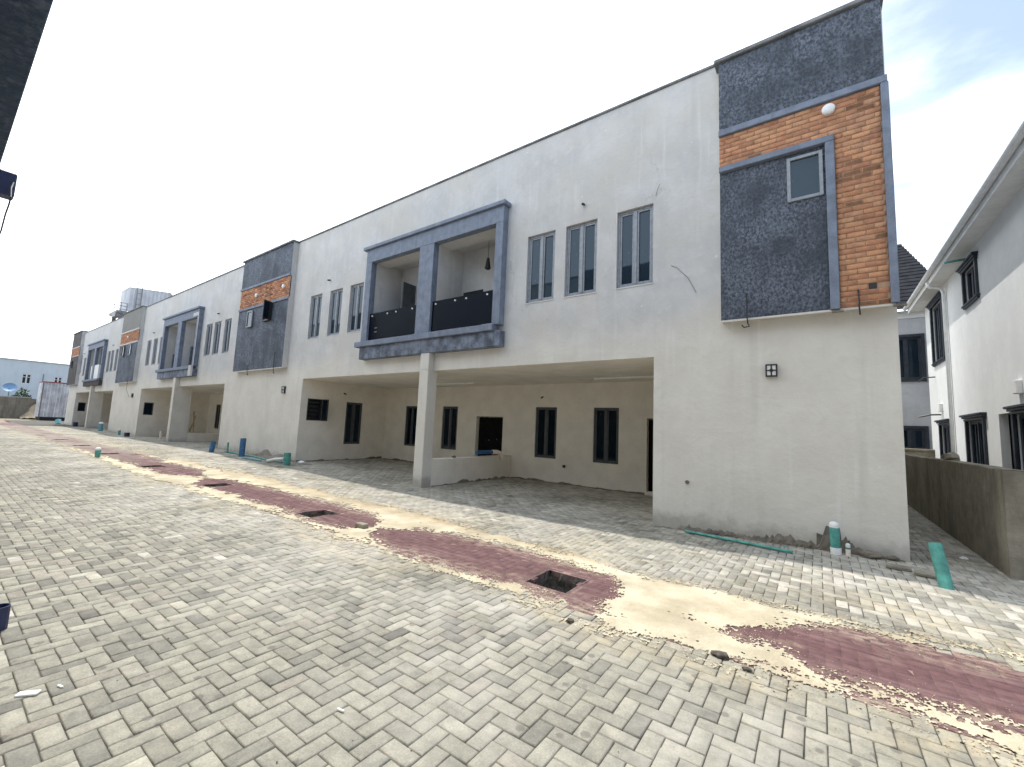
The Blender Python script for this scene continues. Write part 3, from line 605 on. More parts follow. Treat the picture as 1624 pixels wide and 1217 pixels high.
# ------------------------------------------------------------------ terrace blocks
PER = 19.4; XL, XR, XC = -18.44, .96, -8.72; ZP = 8.43; ZC = 3.03; YB = 3.74
def terrace_block(k, label):
    s = -PER*k; e = empty('terrace_block', (XC+s, 0, 0), label, 'terraced house', 'terrace blocks along the lane'); far = k > 0
    X = lambda x: x+s
    wins = [(-15.03, -14.28), (-13.76, -13.01), (-12.56, -11.83), (-5.445, -4.70), (-4.43, -3.68), (-3.24, -2.50)]
    zl, zh = 4.48, 6.09; L, Cc = X(-15.087), X(-2.468)
    xl, xr = X(XL), X(XR)
    if k == 2: xl = -57.3
    ow = FRONT(0)
    holes = [(X(a), X(b), zl, zh, .12) for a, b in wins if not (k == 2 and a < -14.5)] + [(X(-11.2), X(-9.0), 3.9, 6.56, 0), (X(-8.43), X(-6.28), 3.9, 6.56, 0), (L, Cc, -.3, ZC, 0)]
    if k == 2: holes.append((X(-16.1), X(-14.55), 4.75, 6.4, .3))
    b = MB(ow); b.wall(xl, xr, -.3, ZP, holes, .12); b.build('front_wall', M['wall'], e, norm=False)
    b = MB(); b.box(xl, xr, .25, 9.0, 7.75, 7.9); b.build('roof', M['conc2'], e)
    b = MB(); b.quad((xl, 9, -.3), (xr, 9, -.3), (xr, 9, 7.9), (xl, 9, 7.9)); b.quad((xl, .25, 7.9), (xr, .25, 7.9), (xr, .25, ZP), (xl, .25, ZP)); b.quad((xl, 0, ZP), (xr, 0, ZP), (xr, .25, ZP), (xl, .25, ZP)); b.build('rear_wall', M['wall'], e, norm=False)
    if k in (0, 2):
        xe = xr if k == 0 else xl; b = MB(); b.quad((xe, 0, -.3), (xe, 9, -.3), (xe, 9, 7.9), (xe, 0, 7.9)); b.quad((xe, 0, 7.9), (xe, .25, 7.9), (xe, .25, ZP), (xe, 0, ZP)); b.build('end_wall', M['wall'], e, norm=False)
    # parapet coping, between the towers
    b = MB(); x0c = X(-16.24) if k < 2 else -53.6; b.box(x0c, X(-1.30) if k == 0 else X(-1.34), -.035, .28, ZP, ZP+.055); b.build('coping', M['coping'], e, bevel=.01)
    for i, (a, c) in enumerate(wins):
        if k == 2 and a < -14.5: continue
        window(e, ow, X(a), X(c), zl, zh, .055)
        q = MB(ow); q.box(X(a)-.012, X(c)+.012, zl-.03, zl-.002, -.1, .012); q.build('sill', M['wall'], e, bevel=.004)
    if k == 2:
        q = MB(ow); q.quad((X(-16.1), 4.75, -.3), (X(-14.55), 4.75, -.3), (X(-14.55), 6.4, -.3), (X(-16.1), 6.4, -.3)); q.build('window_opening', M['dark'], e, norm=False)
    for u_, v_ in ([(-4.01, 6.48), (-13.85, 6.49)]): spout(e, ow, X(u_), v_, .1)
    # carports
    b = MB(RIGHTF(L)); 
    lwin = (1.84, 2.58, .67, 2.32); sw = (.26, .82, 1.54, 2.34)
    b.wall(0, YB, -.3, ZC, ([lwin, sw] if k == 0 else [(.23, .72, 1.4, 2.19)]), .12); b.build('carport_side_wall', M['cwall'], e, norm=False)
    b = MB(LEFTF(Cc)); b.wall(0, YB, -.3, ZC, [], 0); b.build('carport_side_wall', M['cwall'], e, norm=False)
    bw = FRONT(YB); cw = [(-13.79, -13.04), (-11.67, -10.88), (-7.44, -6.65), (-5.40, -4.615)]
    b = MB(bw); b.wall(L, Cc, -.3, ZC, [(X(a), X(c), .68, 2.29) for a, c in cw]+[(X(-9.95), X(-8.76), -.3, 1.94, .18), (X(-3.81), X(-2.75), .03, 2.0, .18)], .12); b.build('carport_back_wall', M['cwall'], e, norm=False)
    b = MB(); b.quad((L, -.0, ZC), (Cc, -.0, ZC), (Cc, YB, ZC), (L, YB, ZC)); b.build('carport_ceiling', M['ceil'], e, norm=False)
    for a, c in cw: window(e, bw, X(a), X(c), .68, 2.29, .03, 'dframe', 'pglass')
    if k == 0:
        window(e, RIGHTF(L), *lwin, .03, 'dframe', 'pglass'); louvre(e, RIGHTF(L), *sw, sash=True, n=5)
        spout(e, RIGHTF(L), 1.69, 2.64); spout(e, bw, -7.19, 2.61); q = MB(bw); q.box(-6.39, -6.30, .44, .52, -.002, .02); q.build('socket_box', M['black'], e)
    else: window(e, RIGHTF(L), .23, .72, 1.4, 2.19, .03, 'dframe', 'pglass', 'single')
    for (a, c, z0, z1) in ((-9.95, -8.76, -.3, 1.94), (-3.81, -2.75, .03, 2.0)):   # doors set in rough openings
        q = MB(bw); n_ = 5 if a < -5 else 4
        q.box(X(a), X(c), z0, z1, -.2, -.16); dr = q.build('door', M['door'], e)
        for i in range(n_):
            ua = X(a)+.06+(c-a-.12)*i/n_; q = MB(bw); q.box(ua+.02, ua+(c-a-.12)/n_-.02, z0+.35, z1-.12, -.16, -.148); q.build('door_panel', M['door'], dr, bevel=.004)
        if k == 0:
            for (du, zz_) in ((.52, 1.12), (.86, 1.16), (.5, .72)): q = MB(bw); q.tube([(X(a)+du, zz_, -.15), (X(a)+du, zz_, -.115)], .02, 8); q.build('knob', M['steel'], dr)
        # chipped plaster round the opening
        q = MB(bw); pts = []
        for i in range(28):
            uu = X(a)+(c-a)*i/27; hh = .012+.035*random.random(); pts.append((uu, hh))
        for i in range(27): q.quad((pts[i][0], z1-pts[i][1], .0015), (pts[i+1][0], z1-pts[i+1][1], .0015), (pts[i+1][0], z1+.004, .0015), (pts[i][0], z1+.004, .0015))
        q.build('chipped_plaster', M['mortarp'], e, norm=False)
    px0, px1 = X(-8.69), X(-8.35); pd = .14 if k == 0 else .62; lh = .66 if k == 0 else .53
    b = MB(); b.box(px0, px1, -.2, pd, -.3, ZC-.002); b.box(px0, px1, -.2, -.004, ZC-.002, 3.49); b.build('column', M['wall'], e, bevel=.012)
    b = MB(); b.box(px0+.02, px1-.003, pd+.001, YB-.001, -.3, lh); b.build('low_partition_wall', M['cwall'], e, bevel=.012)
    for (a, c) in ((-4.9, -3.2), (-10.95, -9.2)): q = MB(); q.box(X(a), X(c), 2.62, 2.68, ZC-.045, ZC-.001); q.build('ceiling_batten', M['white'], e)
    hf = lambda sd, a: (lambda uu: .02+a*max(0, float(fbm(np.array([uu]), np.array([sd*7.]), 2.2, sd)[0])-.42)*2.5)
    if k == 0:
        ragged(e, bw, X(-8.3), X(-3.85), hf(3, .10), M['mortarp']); ragged(e, RIGHTF(px1-.003), .16, 3.7, hf(4, .14), M['mortarp']); ragged(e, RIGHTF(L), 0.02, 3.7, hf(5, .09), M['mortarp']); ragged(e, bw, X(-15.05), X(-8.75), hf(6, .09), M['mortarp'])
        ragged(e, ow, X(-2.44), X(.94), lambda uu: float(np.interp(uu, [-2.44, -2.05, -1.95, -1.7, -.9, -.5, -.16, -.05, 0.0, .1, .3, .36, .5, .8, .94], [.015, .02, .10, .09, .07, .14, .13, .05, .22, .2, .2, .13, .06, .03, .01])*(.6+.7*random.random())), M['mortarp'], out=.03)
        q = MB(ow); Pg = []
        xs_ = np.linspace(-.06, .27, 9)
        q.quad(*[(u_, v_, .002) for u_, v_ in ((-.06, .0), (-.055, .24), (.02, .22), (.06, .36), (.22, .37), (.235, .18), (.33, .2), (.36, .08), (.38, .0))]); q.build('wall_chase', M['pit'], e, norm=False)
        ragged(e, ow, X(-18.3), X(-15.1), lambda uu: .03+.12*random.random()*float(np.interp(uu, [-18.3, -17.4, -16.4, -15.3], [.2, 1.0, .9, .3])), M['mortarp'])
    # balcony: slab, inner walls, frame, ledge, beam, cornice
    b = MB()
    for (a, c) in ((-11.2, -9.0), (-8.43, -6.28)):
        a, c = X(a), X(c); yb = 1.02; z0, z1 = 3.9, 6.56
        b.quad((a, -.02, z0), (a, yb, z0), (a, yb, z1+.2), (a, -.02, z1+.2)); b.quad((c, -.02, z0), (c, yb, z0), (c, yb, z1+.2), (c, -.02, z1+.2)); b.quad((a, yb, z0), (c, yb, z0), (c, yb, z1+.2), (a, yb, z1+.2))
        b.quad((a, -.02, z0+.02), (c, -.02, z0+.02), (c, yb, z0+.02), (a, yb, z0+.02))
        b.quad((a, -.02, z1), (c, -.02, z1), (c, .45, z1), (a, .45, z1)); b.quad((a, .45, z1), (c, .45, z1), (c, .45, z1+.14), (a, .45, z1+.14)); b.quad((a, .45, z1+.14), (c, .45, z1+.14), (c, yb, z1+.14), (a, yb, z1+.14))
    b.build('balcony_recess', M['wall'], e, norm=False)
    for i, (a, c, h) in enumerate(((-11.13, -10.55, 5.95), (-8.37, -7.62, 5.47))):
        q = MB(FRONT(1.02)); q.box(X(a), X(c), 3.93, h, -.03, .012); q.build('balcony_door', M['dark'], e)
        if i == 0: q = MB(FRONT(1.02)); q.box(X(c), X(c)+.06, 3.93, h+.08, 0, .5); q.build('door_leaf', M['dframe'], e)
    fx0, fx1 = X(-11.48), X(-6.05); zt = 6.98
    b = MB()
    for q in ((fx0, X(-11.2)), (X(-9.0), X(-8.43)), (X(-6.28), fx1)): b.box(q[0], q[1], -.2, -.002, 4.02, 6.56)
    b.box(fx0, fx1, -.2, -.002, 6.56, zt); b.build('balcony_frame', M['trim'] , e, bevel=.008)
    b = MB(); b.box(X(-11.66), fx1-.14 if k == 0 else fx1-.25, -.29, -.002, 3.865, 4.02); b.build('balcony_ledge', M['trim'], e, bevel=.01)
    b = MB(); b.box(fx0, fx1+.05, -.215, -.002, 3.485, 3.865); b.build('balcony_beam', M['beam'] if k < 2 else M['stucco_brown'], e, bevel=.01)
    b = MB(); b.box(X(-11.6), X(-5.98), -.27, -.002, zt, zt+.1); b.build('balcony_cornice', M['trim'], e, bevel=.008)
    if k == 0:
        for (a, c) in ((-11.2, -9.0), (-8.43, -6.28)):
            q = MB(); q.box(X(a)+.01, X(c)-.01, -.13, -.115, 4.085, 4.91); rp = q.build('railing_panel', M['rail'], e, bevel=.003)
            for f_ in (.07, .40, .58, .90):
                xx = X(a)+(c-a)*f_; q = MB(); q.tube([(xx, -.115, 4.82), (xx, -.155, 4.82)], .022, 10); q.build('stud', M['white'], rp)
            if a < -10:
                for zz_ in (4.3, 4.42): q = MB(); q.box(X(a)+.3, X(a)+.42, -.14, -.131, zz_, zz_+.02); q.build('bracket', M['steel'], rp)
            q = MB(); q.box(X(a)+.002, X(c)-.002, -.19, -.04, 4.022, 4.05); q.build('railing_base', M['white'], e)
    elif k == 1:   # bare plaster edges where the paint stops short
        q = MB(); q.box(fx1-.02, fx1+.03, -.212, -.201, 4.02, 6.62); q.box(fx1-.75, fx1, -.212, -.201, 6.62, 6.8); q.box(fx1-.3, fx1+.06, -.302, -.216, 3.49, 4.03); q.build('bare_plaster_edge', M['wall'], e)
        for a in (-11.1, -8.38): q = MB(); q.box(X(a), X(a)+.16, .3, .42, 3.93, 5.0 if a < -10 else 5.25); q.build('dark_panel', M['stucco'], e)
    else:
        q = MB(); q.box(X(-9.55), X(-6.9)-.1, -.16, -.06, 4.05, 5.15); q.build('white_board', M['white'], e)
        q = MB(); q.box(X(-9.0), X(-8.0), .1, .2, 3.95, 6.5); q.build('dark_panel', M['stucco'], e)
    return e

def tower(e, x0, x1, ztop, zt1, zt0, zb1, zb0, zbot, kind, k):
    """projecting bay: stucco above, brick band, stucco below. zt*: trim, zb*: lower trim"""
    y = -.205; st = {'near': 'stucco', 'mid': 'stucco', 'bare': 'stucco_grey', 'end': 'stucco_brown'}[kind]; lowst = 'stucco' if kind != 'end' else 'stucco_brown'
    b = MB(); b.box(x0+.004, x1-.004, y+.03, .26, zbot+.004, ztop-.004); b.build('tower_core', M['wall'], e)
    if kind != 'near':
        b = MB(); b.quad((x1, y, zbot), (x1, 0, zbot), (x1, 0, ztop), (x1, y, ztop)); b.build('tower_side', M['wall'], e, norm=False)
    b = MB(); b.quad((x0, y, zbot), (x1, y, zbot), (x1, 0, zbot), (x0, 0, zbot)); b.box(x0, x1, y-.004, y+.03, zbot-.03, zbot); b.build('tower_soffit', M['wall'], e, norm=False)
    stp = .016 if kind == 'near' else .08
    stucco_grid(e, 'upper_stucco', M[st], x0, x1, zt1, ztop-.01, y-.003, stp, .016 if kind == 'near' else .008)
    b = MB(); b.box(x0-.07, x1+.05, y-.06, .3, ztop, ztop+.075); b.build('tower_cap', M['coping'], e, bevel=.012)
    if kind == 'near':
        lx0, lx1 = .20, .315; rx0 = .875
        holes = [(-.30, .17, 5.36, 6.10)]
        stucco_grid(e, 'lower_stucco', M['stucco'], x0, lx0, zbot, zb0, y+.028, stp, .016, holes)
        bricks(e, x0, rx0, zb1, zt0, y+.005, True); bricks(e, lx1, rx0, zbot+.002, zb1, y+.005, True, [(.63, .75, 3.78, 3.87)])
        q = MB(); q.box(.645, .735, y-.008, y+.02, 3.785, 3.865); q.build('air_vent', M['black'], e)
        b = MB(); b.box(x0-.005, x1+.03, y-.055, y+.02, zt0, zt1); b.build('brick_trim', M['trim'], e, bevel=.008)
        b = MB(); b.box(rx0, x1+.04, y-.055, y+.10, zbot-.0, zt0-.001); b.build('brick_trim', M['trim'], e, bevel=.008)
        b = MB(); b.box(x0-.004, lx1, y-.05, y+.03, zb0, zb1); b.build('brick_trim', M['trim'], e, bevel=.008)
        b = MB(); b.box(lx0, lx1, y-.05, y+.03, zbot-.012, zb0-.001); b.build('brick_trim', M['trim'], e, bevel=.008)
        window(e, FRONT(y+.026), -.30, .17, 5.36, 6.10, -.03, 'frame', 'glass', 'single'); 
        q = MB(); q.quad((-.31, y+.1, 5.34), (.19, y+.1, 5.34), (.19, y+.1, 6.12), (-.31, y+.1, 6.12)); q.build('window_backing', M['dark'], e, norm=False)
        round_lamp(e, .26, y-.01, 6.70)
        for xx in (x0+1.5, x1-.03): q = MB(); q.box(xx, xx+.14, y-.05, y, zbot-.055, zbot-.031); q.build('drip_mortar', M['mortarp'], e)
    else:
        stucco_grid(e, 'lower_stucco', M[lowst], x0, x1, zbot, zb0, y-.002, stp, .008)
        bricks(e, x0, x1, zb1, zt0, y+.012, k == 0 and False)
        for a, c in ((zt0, zt1), (zb0, zb1)):
            b = MB(); b.box(x0-.004, x1+.004, y-.04, y+.02, a, c); b.build('brick_trim', M['trim'] if kind == 'mid' else M['wall'], e, bevel=.006)
        wx = x0+.98; window(e, FRONT(y), wx, wx+.5, 5.33, 6.03, -.07, 'frame' if kind == 'mid' else 'dframe', 'glass', 'single')
        if kind == 'mid': louvre(e, FRONT(y-.095), x0+2.52, x0+3.1, 5.42, 6.16, True, 6)
        elif kind == 'bare': window(e, FRONT(y), x0+2.6, x0+3.1, 5.33, 6.03, -.07, 'frame', 'glass', 'single')
        if kind == 'mid':
            round_lamp(e, x0+1.6, y, 6.66); round_lamp(e, x0+3.88, y, 6.68)
        elif kind == 'bare': round_lamp(e, x0+1.9, y, 6.62)

B0 = terrace_block(0, 'nearest terrace block, dark glass balcony railings, charcoal and brick tower at its right end')
tower(B0, -1.285, .925, 8.27, 6.955, 6.845, 6.275, 6.175, 3.54, 'near', 0)
B1 = terrace_block(1, 'middle terrace block, balconies without railings, charcoal tower carrying two round lamps and an open louvre')
tower(B1, -20.62, -16.30, 8.40, 7.155, 7.06, 6.225, 6.13, 3.49, 'mid', 1)
B2 = terrace_block(2, 'farthest terrace block by the corrugated shed, tower topped with bare grey render')
tower(B2, -40.03, -35.72, 8.44, 7.05, 6.95, 6.20, 6.10, 3.50, 'bare', 2)
tower(B2, -57.4, -53.75, 8.60, 7.25, 7.15, 6.42, 6.35, 3.75, 'end', 2)
wall_light(B0, -.655, -.002, 2.59); wall_light(B1, -16.45, -.002, 2.52, .2); wall_light(B2, -36.25, -.002, 2.49, .2)
q = MB(FRONT(0)); q.tube([(-1.87, .78, 0), (-1.87, .78, .02)], .035, 10); q.build('conduit_cap', M['mortarp'], B0)

# pendants, cables and pipes hung on the front
def cable(name, pts, r, label, cat='cable', group=None, m='insul'):
    o = MB().tube(pts, r, 6).build(name, M[m]); return tag(o, label, cat, group)
e = empty('pendant_lamp', (-7.27, .75, 6.70), 'dark caged pendant lamp hanging in the right-hand balcony of the nearest block', 'pendant lamp', 'balcony pendants')
MB().tube([(-7.27, .75, 6.70), (-7.27, .75, 6.2)], .006, 6).build('cord', M['insul'], e); MB().tube([(-7.27, .75, 6.22), (-7.27, .75, 6.12), (-7.27, .75, 6.0), (-7.27, .75, 5.93)], .035, 10, True, .09).build('shade', M['black'], e)
MB().dome((-7.27, .75, 5.945), .085, -.06, 10, 3).build('bulb_cage', M['black'], e)
e = empty('pendant_lamp', (-9.55, .75, 6.70), 'dark caged pendant lamp half hidden in the left-hand balcony of the nearest block', 'pendant lamp', 'balcony pendants')
MB().tube([(-9.55, .75, 6.70), (-9.55, .75, 6.2)], .006, 6).build('cord', M['insul'], e); MB().tube([(-9.55, .75, 6.22), (-9.55, .75, 6.12), (-9.55, .75, 6.0), (-9.55, .75, 5.93)], .035, 10, True, .09).build('shade', M['black'], e)
MB().dome((-9.55, .75, 5.945), .085, -.06, 10, 3).build('bulb_cage', M['black'], e)
def hang(x, y, z1, z0, lab, curl=True):
    pts = [(x, y+.06, z1), (x, y-.02, z1-.02), (x+.005, y-.02, z1-.2), (x, y-.015, z0+.16), (x+.01, y+.0, z0+.02)]
    if curl: pts += [(x+.03, y+.02, z0-.02), (x-.05, y+.03, z0-.03), (x-.08, y+.02, z0+.01)]
    return cable('hanging_cable', pts, .011, lab, 'cable', 'cables hanging under the towers')
hang(-.89, -.235, 3.96, 3.42, 'black cable curling below the charcoal panel of the nearest tower'); hang(.525, -.245, 3.79, 3.39, 'straight black conduit hanging below the brick leg of the nearest tower', False)
hang(-19.1, -.235, 3.7, 3.32, 'black cable at the left under the tower with two round lamps'); hang(-16.85, -.235, 4.1, 3.30, 'longer black cable at the right under the tower with two round lamps')
cable('hanging_cable', [(-36.7, -.24, 3.85), (-36.72, -.24, 3.0), (-36.75, -.05, 2.5)], .009, 'long dark cable dangling down the wall below the bare grey tower')
cable('loose_wire', [(-2.45, -.012, 6.22), (-2.42, -.02, 6.33), (-2.36, -.05, 6.42)], .0035, 'thin wire poking out above the rightmost window of the nearest block', 'wire')
cable('loose_wire', [(-2.15, -.012, 4.74), (-2.05, -.02, 4.68), (-1.85, -.015, 4.45), (-1.72, -.012, 4.16)], .0035, 'thin wire trailing down the wall between the windows and the nearest tower', 'wire')

# ------------------------------------------------------------------ pipes standing in the paving
def stub(x, y, h, r, m, lab, lean=(0, 0), cap=None, collar=None, group='pipe stubs in the paving', name='pipe_stub'):
    g = G(x, y); e = empty(name, (x, y, g), lab, 'pipe', group); top = (x+lean[0], y+lean[1], g+h)
    b = MB()
    if cap: b.tube([(x, y, g-.05), top], r, 16); 
    else: b.pipe((x, y, g-.05), top, r)
    b.build('pipe', M[m], e, smooth=False)
    if cap: c = MB(); c.tube([(top[0], top[1], top[2]-.035), top], r*1.07, 16, False); c.dome(top, r*1.07, r*.8, 16, 4); c.build('cap', M[cap], e, smooth=True)
    if collar: c = MB(); c.tube([(x, y, g+.0), (x+lean[0]*.2, y+lean[1]*.2, g+.09)], r*1.12, 16); c.build('collar', M[collar], e)
    return e
stub(.165, -.17, .40, .058, 'green', 'capped green pipe standing in the chase at the foot of the nearest tower', (-.012, .02), 'white', 'white')
stub(.30, -.16, .15, .026, 'green', 'short thin green pipe with white cap beside the taller capped pipe', (0, 0), 'white', 'cream')
e = stub(1.12, -1.10, .44, .062, 'green', 'thick green pipe leaning out of the paving by the concrete boundary wall', (-.055, .17))
p0 = [(-1.86, -.20), (-1.3, -.34), (-.8, -.47), (-.33, -.60)]
o = MB().tube([(x, y, G(x, y)+.03) for x, y in p0], .021, 10).build('long_pipe', M['green']); tag(o, 'long thin green pipe lying along the foot of the nearest tower wall', 'pipe')
o = MB().tube([(-.44, -.52, G(-.4, -.5)+.01), (-.43, -.5, G(-.4, -.5)+.09)], .006, 6).build('peg', M['green']); tag(o, 'tiny green peg beside the end of the long lying pipe', 'peg')
stub(-17.62, -.72, .68, .10, 'blue', 'tall blue pipe standing before the foot of the two-lamp tower', (-.04, .02)); stub(-19.9, -.93, .42, .09, 'blue', 'shorter blue pipe leaning at the edge of the middle carport', (.06, .03))
stub(-14.22, -.72, .40, .11, 'green', 'thick green pipe by the left corner of the nearest carport', (-.02, 0)); stub(-19.35, -.55, .46, .035, 'green', 'thin green pipe between the two blue pipes', (-.02, 0), 'cream')
stub(-19.37, -4.36, .27, .075, 'green', 'lone green pipe capped white, in the lane beside the red strip', (-.02, 0), 'white'); stub(-41.4, -.35, .55, .12, 'teal', 'pale green pipe before the farthest carport column', (-.05, 0), 'white')
stub(-51.0, -.2, .36, .16, 'navy', 'squat navy pipe at the mouth of the farthest carport'); stub(-33.54, -.6, .24, .13, 'navy', 'squat dark pipe at the corner of the middle left carport'); stub(-35.71, -.5, .32, .07, 'teal', 'slim pale pipe under the bare grey tower', (-.03, 0), 'cream')
stub(-57.9, -.3, .36, .2, 'teal', 'teal pipe bundle end at the far end of the terrace', (-.25, 0)); stub(-31.2, .4, .42, .07, 'cream', 'slim pale pipe inside the middle left carport', (-.01, 0))
stub(-4.83, -7.44, .16, .06, 'navy', 'dark blue pipe stub cut by the left edge of the picture')
# low pipe runs on the ground before the two-lamp tower
o = MB().tube([(x, y, G(x, y)+.03) for x, y in ((-19.7, -.5), (-18.9, -.42), (-18.2, -.55), (-17.2, -.45), (-15.9, -.62), (-14.7, -.5))], .028, 8).build('pipe_run', M['green']); tag(o, 'low green pipe run along the foot of the two-lamp tower', 'pipe')
o = MB().tube([(x, y, G(x, y)+.03) for x, y in ((-17.0, -.95), (-15.6, -.92))], .03, 8).build('lying_pipe', M['teal']); tag(o, 'pale blue pipe lying flat before the two-lamp tower', 'pipe')
o = MB().tube([(x, y, G(x, y)+.04+zz_) for x, y, zz_ in ((-15.3, -.85, 0), (-15.0, -.75, .08), (-14.7, -.6, .12))], .05, 8).build('pipe_offcut', M['white']); tag(o, 'white bent offcut beside the thick green pipe', 'pipe')
# blue pipe with cream elbow on the partition
e = empty('pipe_with_elbow', (-8.5, 2.5, .66), 'blue pipe with cream elbow lying on the low carport wall by the black door', 'pipe')
MB().tube([(-8.55, 2.15, .79), (-8.42, 2.85, .79)], .06, 14).build('pipe', M['blue'], e)
MB().tube([(-8.43, 2.8, .79), (-8.39, 2.98, .79), (-8.33, 3.07, .76), (-8.29, 3.12, .68), (-8.27, 3.13, .56)], .072, 14).build('elbow', M['cream'], e, smooth=True)
def lump(name, c, sx, sy, sz, m, label, cat, seed=0, n=7, mm=5):
    r_ = random.Random(seed); vs = []; fs = []
    for i in range(mm):
        t_ = -PI/2+PI*(i+.5)/mm
        for k in range(n):
            a = 2*PI*k/n; j = .78+.4*r_.random(); vs.append((c[0]+sx*math.cos(t_)*math.cos(a)*j, c[1]+sy*math.cos(t_)*math.sin(a)*j, c[2]+sz*math.sin(t_)*j))
    fs = [(i*n+k, i*n+(k+1) % n, (i+1)*n+(k+1) % n, (i+1)*n+k) for i in range(mm-1) for k in range(n)]+[tuple(range(n))[::-1], tuple((mm-1)*n+k for k in range(n))]
    b = MB(); b.add(vs, fs); return tag(b.build(name, M[m]), label, cat)
lump('stone', (-8.52, 1.15, .69), .09, .06, .03, 'stone', 'flat stone lying on the low carport wall', 'stone', 3)
lump('stone', (-.62, -4.33, .018), .062, .045, .02, 'gravel', 'largest dark pebble at the near edge of the sand', 'pebble', 1); lump('stone', (-.44, -4.41, .012), .035, .025, .014, 'gravel', 'smaller dark pebble right of the largest one by the sand', 'pebble', 2)
lump('stone', (-1.72, -4.57, .014), .035, .03, .02, 'gravel', 'dark pebble on the pavers just below the nearest manhole', 'pebble', 4)
lump('rubble', (.55, -.10, .07), .13, .07, .05, 'mortarp', 'brown mortar rubble at the corner of the nearest tower', 'rubble', 6); lump('rubble', (.78, -.06, .06), .09, .05, .035, 'mortarp', 'smaller rubble lump at the very corner of the nearest tower', 'rubble', 8)
lump('rubble', (-14.45, -.1, .09), .16, .1, .07, 'paper', 'white lump at the left corner of the nearest carport', 'rubble', 9)
for i, (x, y, a, lab) in enumerate(((.78, -.55, -.12, 'raised paving slab by the corner of the nearest tower'), (1.02, -.72, -.12, 'raised paving slab beside the leaning green pipe'))):
    b = MB(); ca, sa = math.cos(a), math.sin(a)
    b.xf = lambda u, v, n_: (x+u*ca-v*sa, y+u*sa+v*ca, G(x, y)+n_+v*.1+.012); b.box(-.12, .12, -.05, .05, 0, .035); tag(b.build('loose_paver', M['joint'] if False else M['conc2'], bevel=.005), lab, 'paver')
b = MB(); x, y = -5.62, -3.86; g = G(x, y); b.box(x-.10, x+.10, y-.05, y+.05, g+.004, g+.075); tag(b.build('loose_block', M['conc2'], bevel=.008), 'grey concrete block lying on the sand between the two nearest manholes', 'block')
for i, (x, y, a, l, lab) in enumerate(((-3.62, -7.40, .9, .10, 'white torn scrap at the left edge of the picture'), (-3.58, -7.28, .3, .045, 'small white splinter near the left edge of the picture'), (-2.18, -6.39, .2, .05, 'white splinter on the pavers in the near foreground'), (-1.40, -4.18, -.1, .06, 'thin stick lying on the sand right of the nearest manhole'))):
    b = MB(); ca, sa = math.cos(a), math.sin(a); wd = .02 if i == 0 else .006
    b.xf = lambda u, v, n_: (x+u*ca-v*sa, y+u*sa+v*ca, G(x, y)+n_+.002); b.box(-l/2, l/2, -wd, wd, 0, .012); tag(b.build('scrap' if i < 3 else 'stick', M['paper' if i < 3 else 'wood'], bevel=.003), lab, 'scrap' if i < 3 else 'stick')
# mortar heap at the two-lamp tower
xs = np.linspace(-17.6, -15.2, 40); ys = np.linspace(-.75, .02, 14); X_, Y_ = np.meshgrid(xs, ys, indexing='ij'); hh = .30*np.exp(-((X_+17.25)/.35)**2)*np.exp(-((Y_-.0)/.3)**2)+.22*np.exp(-((X_+16.1)/.6)**2)*np.exp(-((Y_)/.35)**2)+.05*fbm(X_, Y_, 4, 2)-.045
b = MB(); b.grid(np.stack([X_, Y_, gz(X_, Y_)+hh], -1)); o = b.build('mortar_heap', M['mortarp'], smooth=True); o['kind'] = 'stuff'
# planks leaning in the middle carport
for (p0, p1, lab) in (((-32.4, 2.35, .45), (-33.15, 2.5, 1.75), 'pale plank leaning to the left in the middle carport'), ((-32.9, 2.3, .45), (-32.95, 2.55, 1.5), 'pale plank standing nearly upright in the middle carport')):
    o = MB().tube([p0, p1], .045, 4).build('plank', M['wood']); tag(o, lab, 'plank')

# ------------------------------------------------------------------ right side: boundary wall and white house
XW = 1.85
e = empty('boundary_wall', (XW, 0, 0), 'stained concrete boundary wall beside the passage at the right', 'wall')
def rough_wall(name, P0, P1, h, th, m, parent, nrm):
    n_ = 60; b = MB(); 
    L_ = math.hypot(P1[0]-P0[0], P1[1]-P0[1]); Pg = np.zeros((n_+1, 13, 3))
    for i in range(n_+1):
        t_ = i/n_; x = P0[0]+(P1[0]-P0[0])*t_; y = P0[1]+(P1[1]-P0[1])*t_
        hh = h+.012*math.sin(t_*9)+.008*(random.random()-.5)
        for j in range(9): d_ = .006*(random.random()-.5); Pg[i, j] = (x+nrm[0]*d_, y+nrm[1]*d_, -.3+(hh+.3)*j/8-(.012 if j == 8 else 0))
        Pg[i, 9] = (x-nrm[0]*.012, y-nrm[1]*.012, hh); Pg[i, 10] = (x-nrm[0]*th*.5, y-nrm[1]*th*.5, hh+.004); Pg[i, 11] = (x-nrm[0]*(th-.01), y-nrm[1]*(th-.01), hh); Pg[i, 12] = (x-nrm[0]*th, y-nrm[1]*th, -.3)
    b.grid(Pg); return b.build(name, m, parent, norm=False)
rough_wall('side_panel', (XW, .0), (XW, 12.2), 1.335, .2, M['conc'], e, (-1, 0))
rough_wall('front_panel', (XW+.001, 0), (9, 0), 1.335, .2, M['conc2'], e, (0, -1))
o = lump('concrete_lump', (1.95, 3.05, 1.40), .13, .16, .085, 'conc2', 'lump of concrete left on top of the boundary wall', 'rubble', 12)
lump('stone', (1.62, .85, .03), .05, .05, .03, 'paper', 'pale stone lying in the passage by the boundary wall', 'stone', 14)
e = empty('rear_wall', (1.4, 12.4, 0), 'low grey wall closing the passage behind the nearest block', 'wall')
MB().box(.9, 3.2, 12.25, 12.45, -.3, 1.38).build('wall_panel', M['conc2'], e, bevel=.01); MB().box(.9, 3.2, 12.2, 12.5, 1.38, 1.46).build('coping', M['conc'], e, bevel=.01)

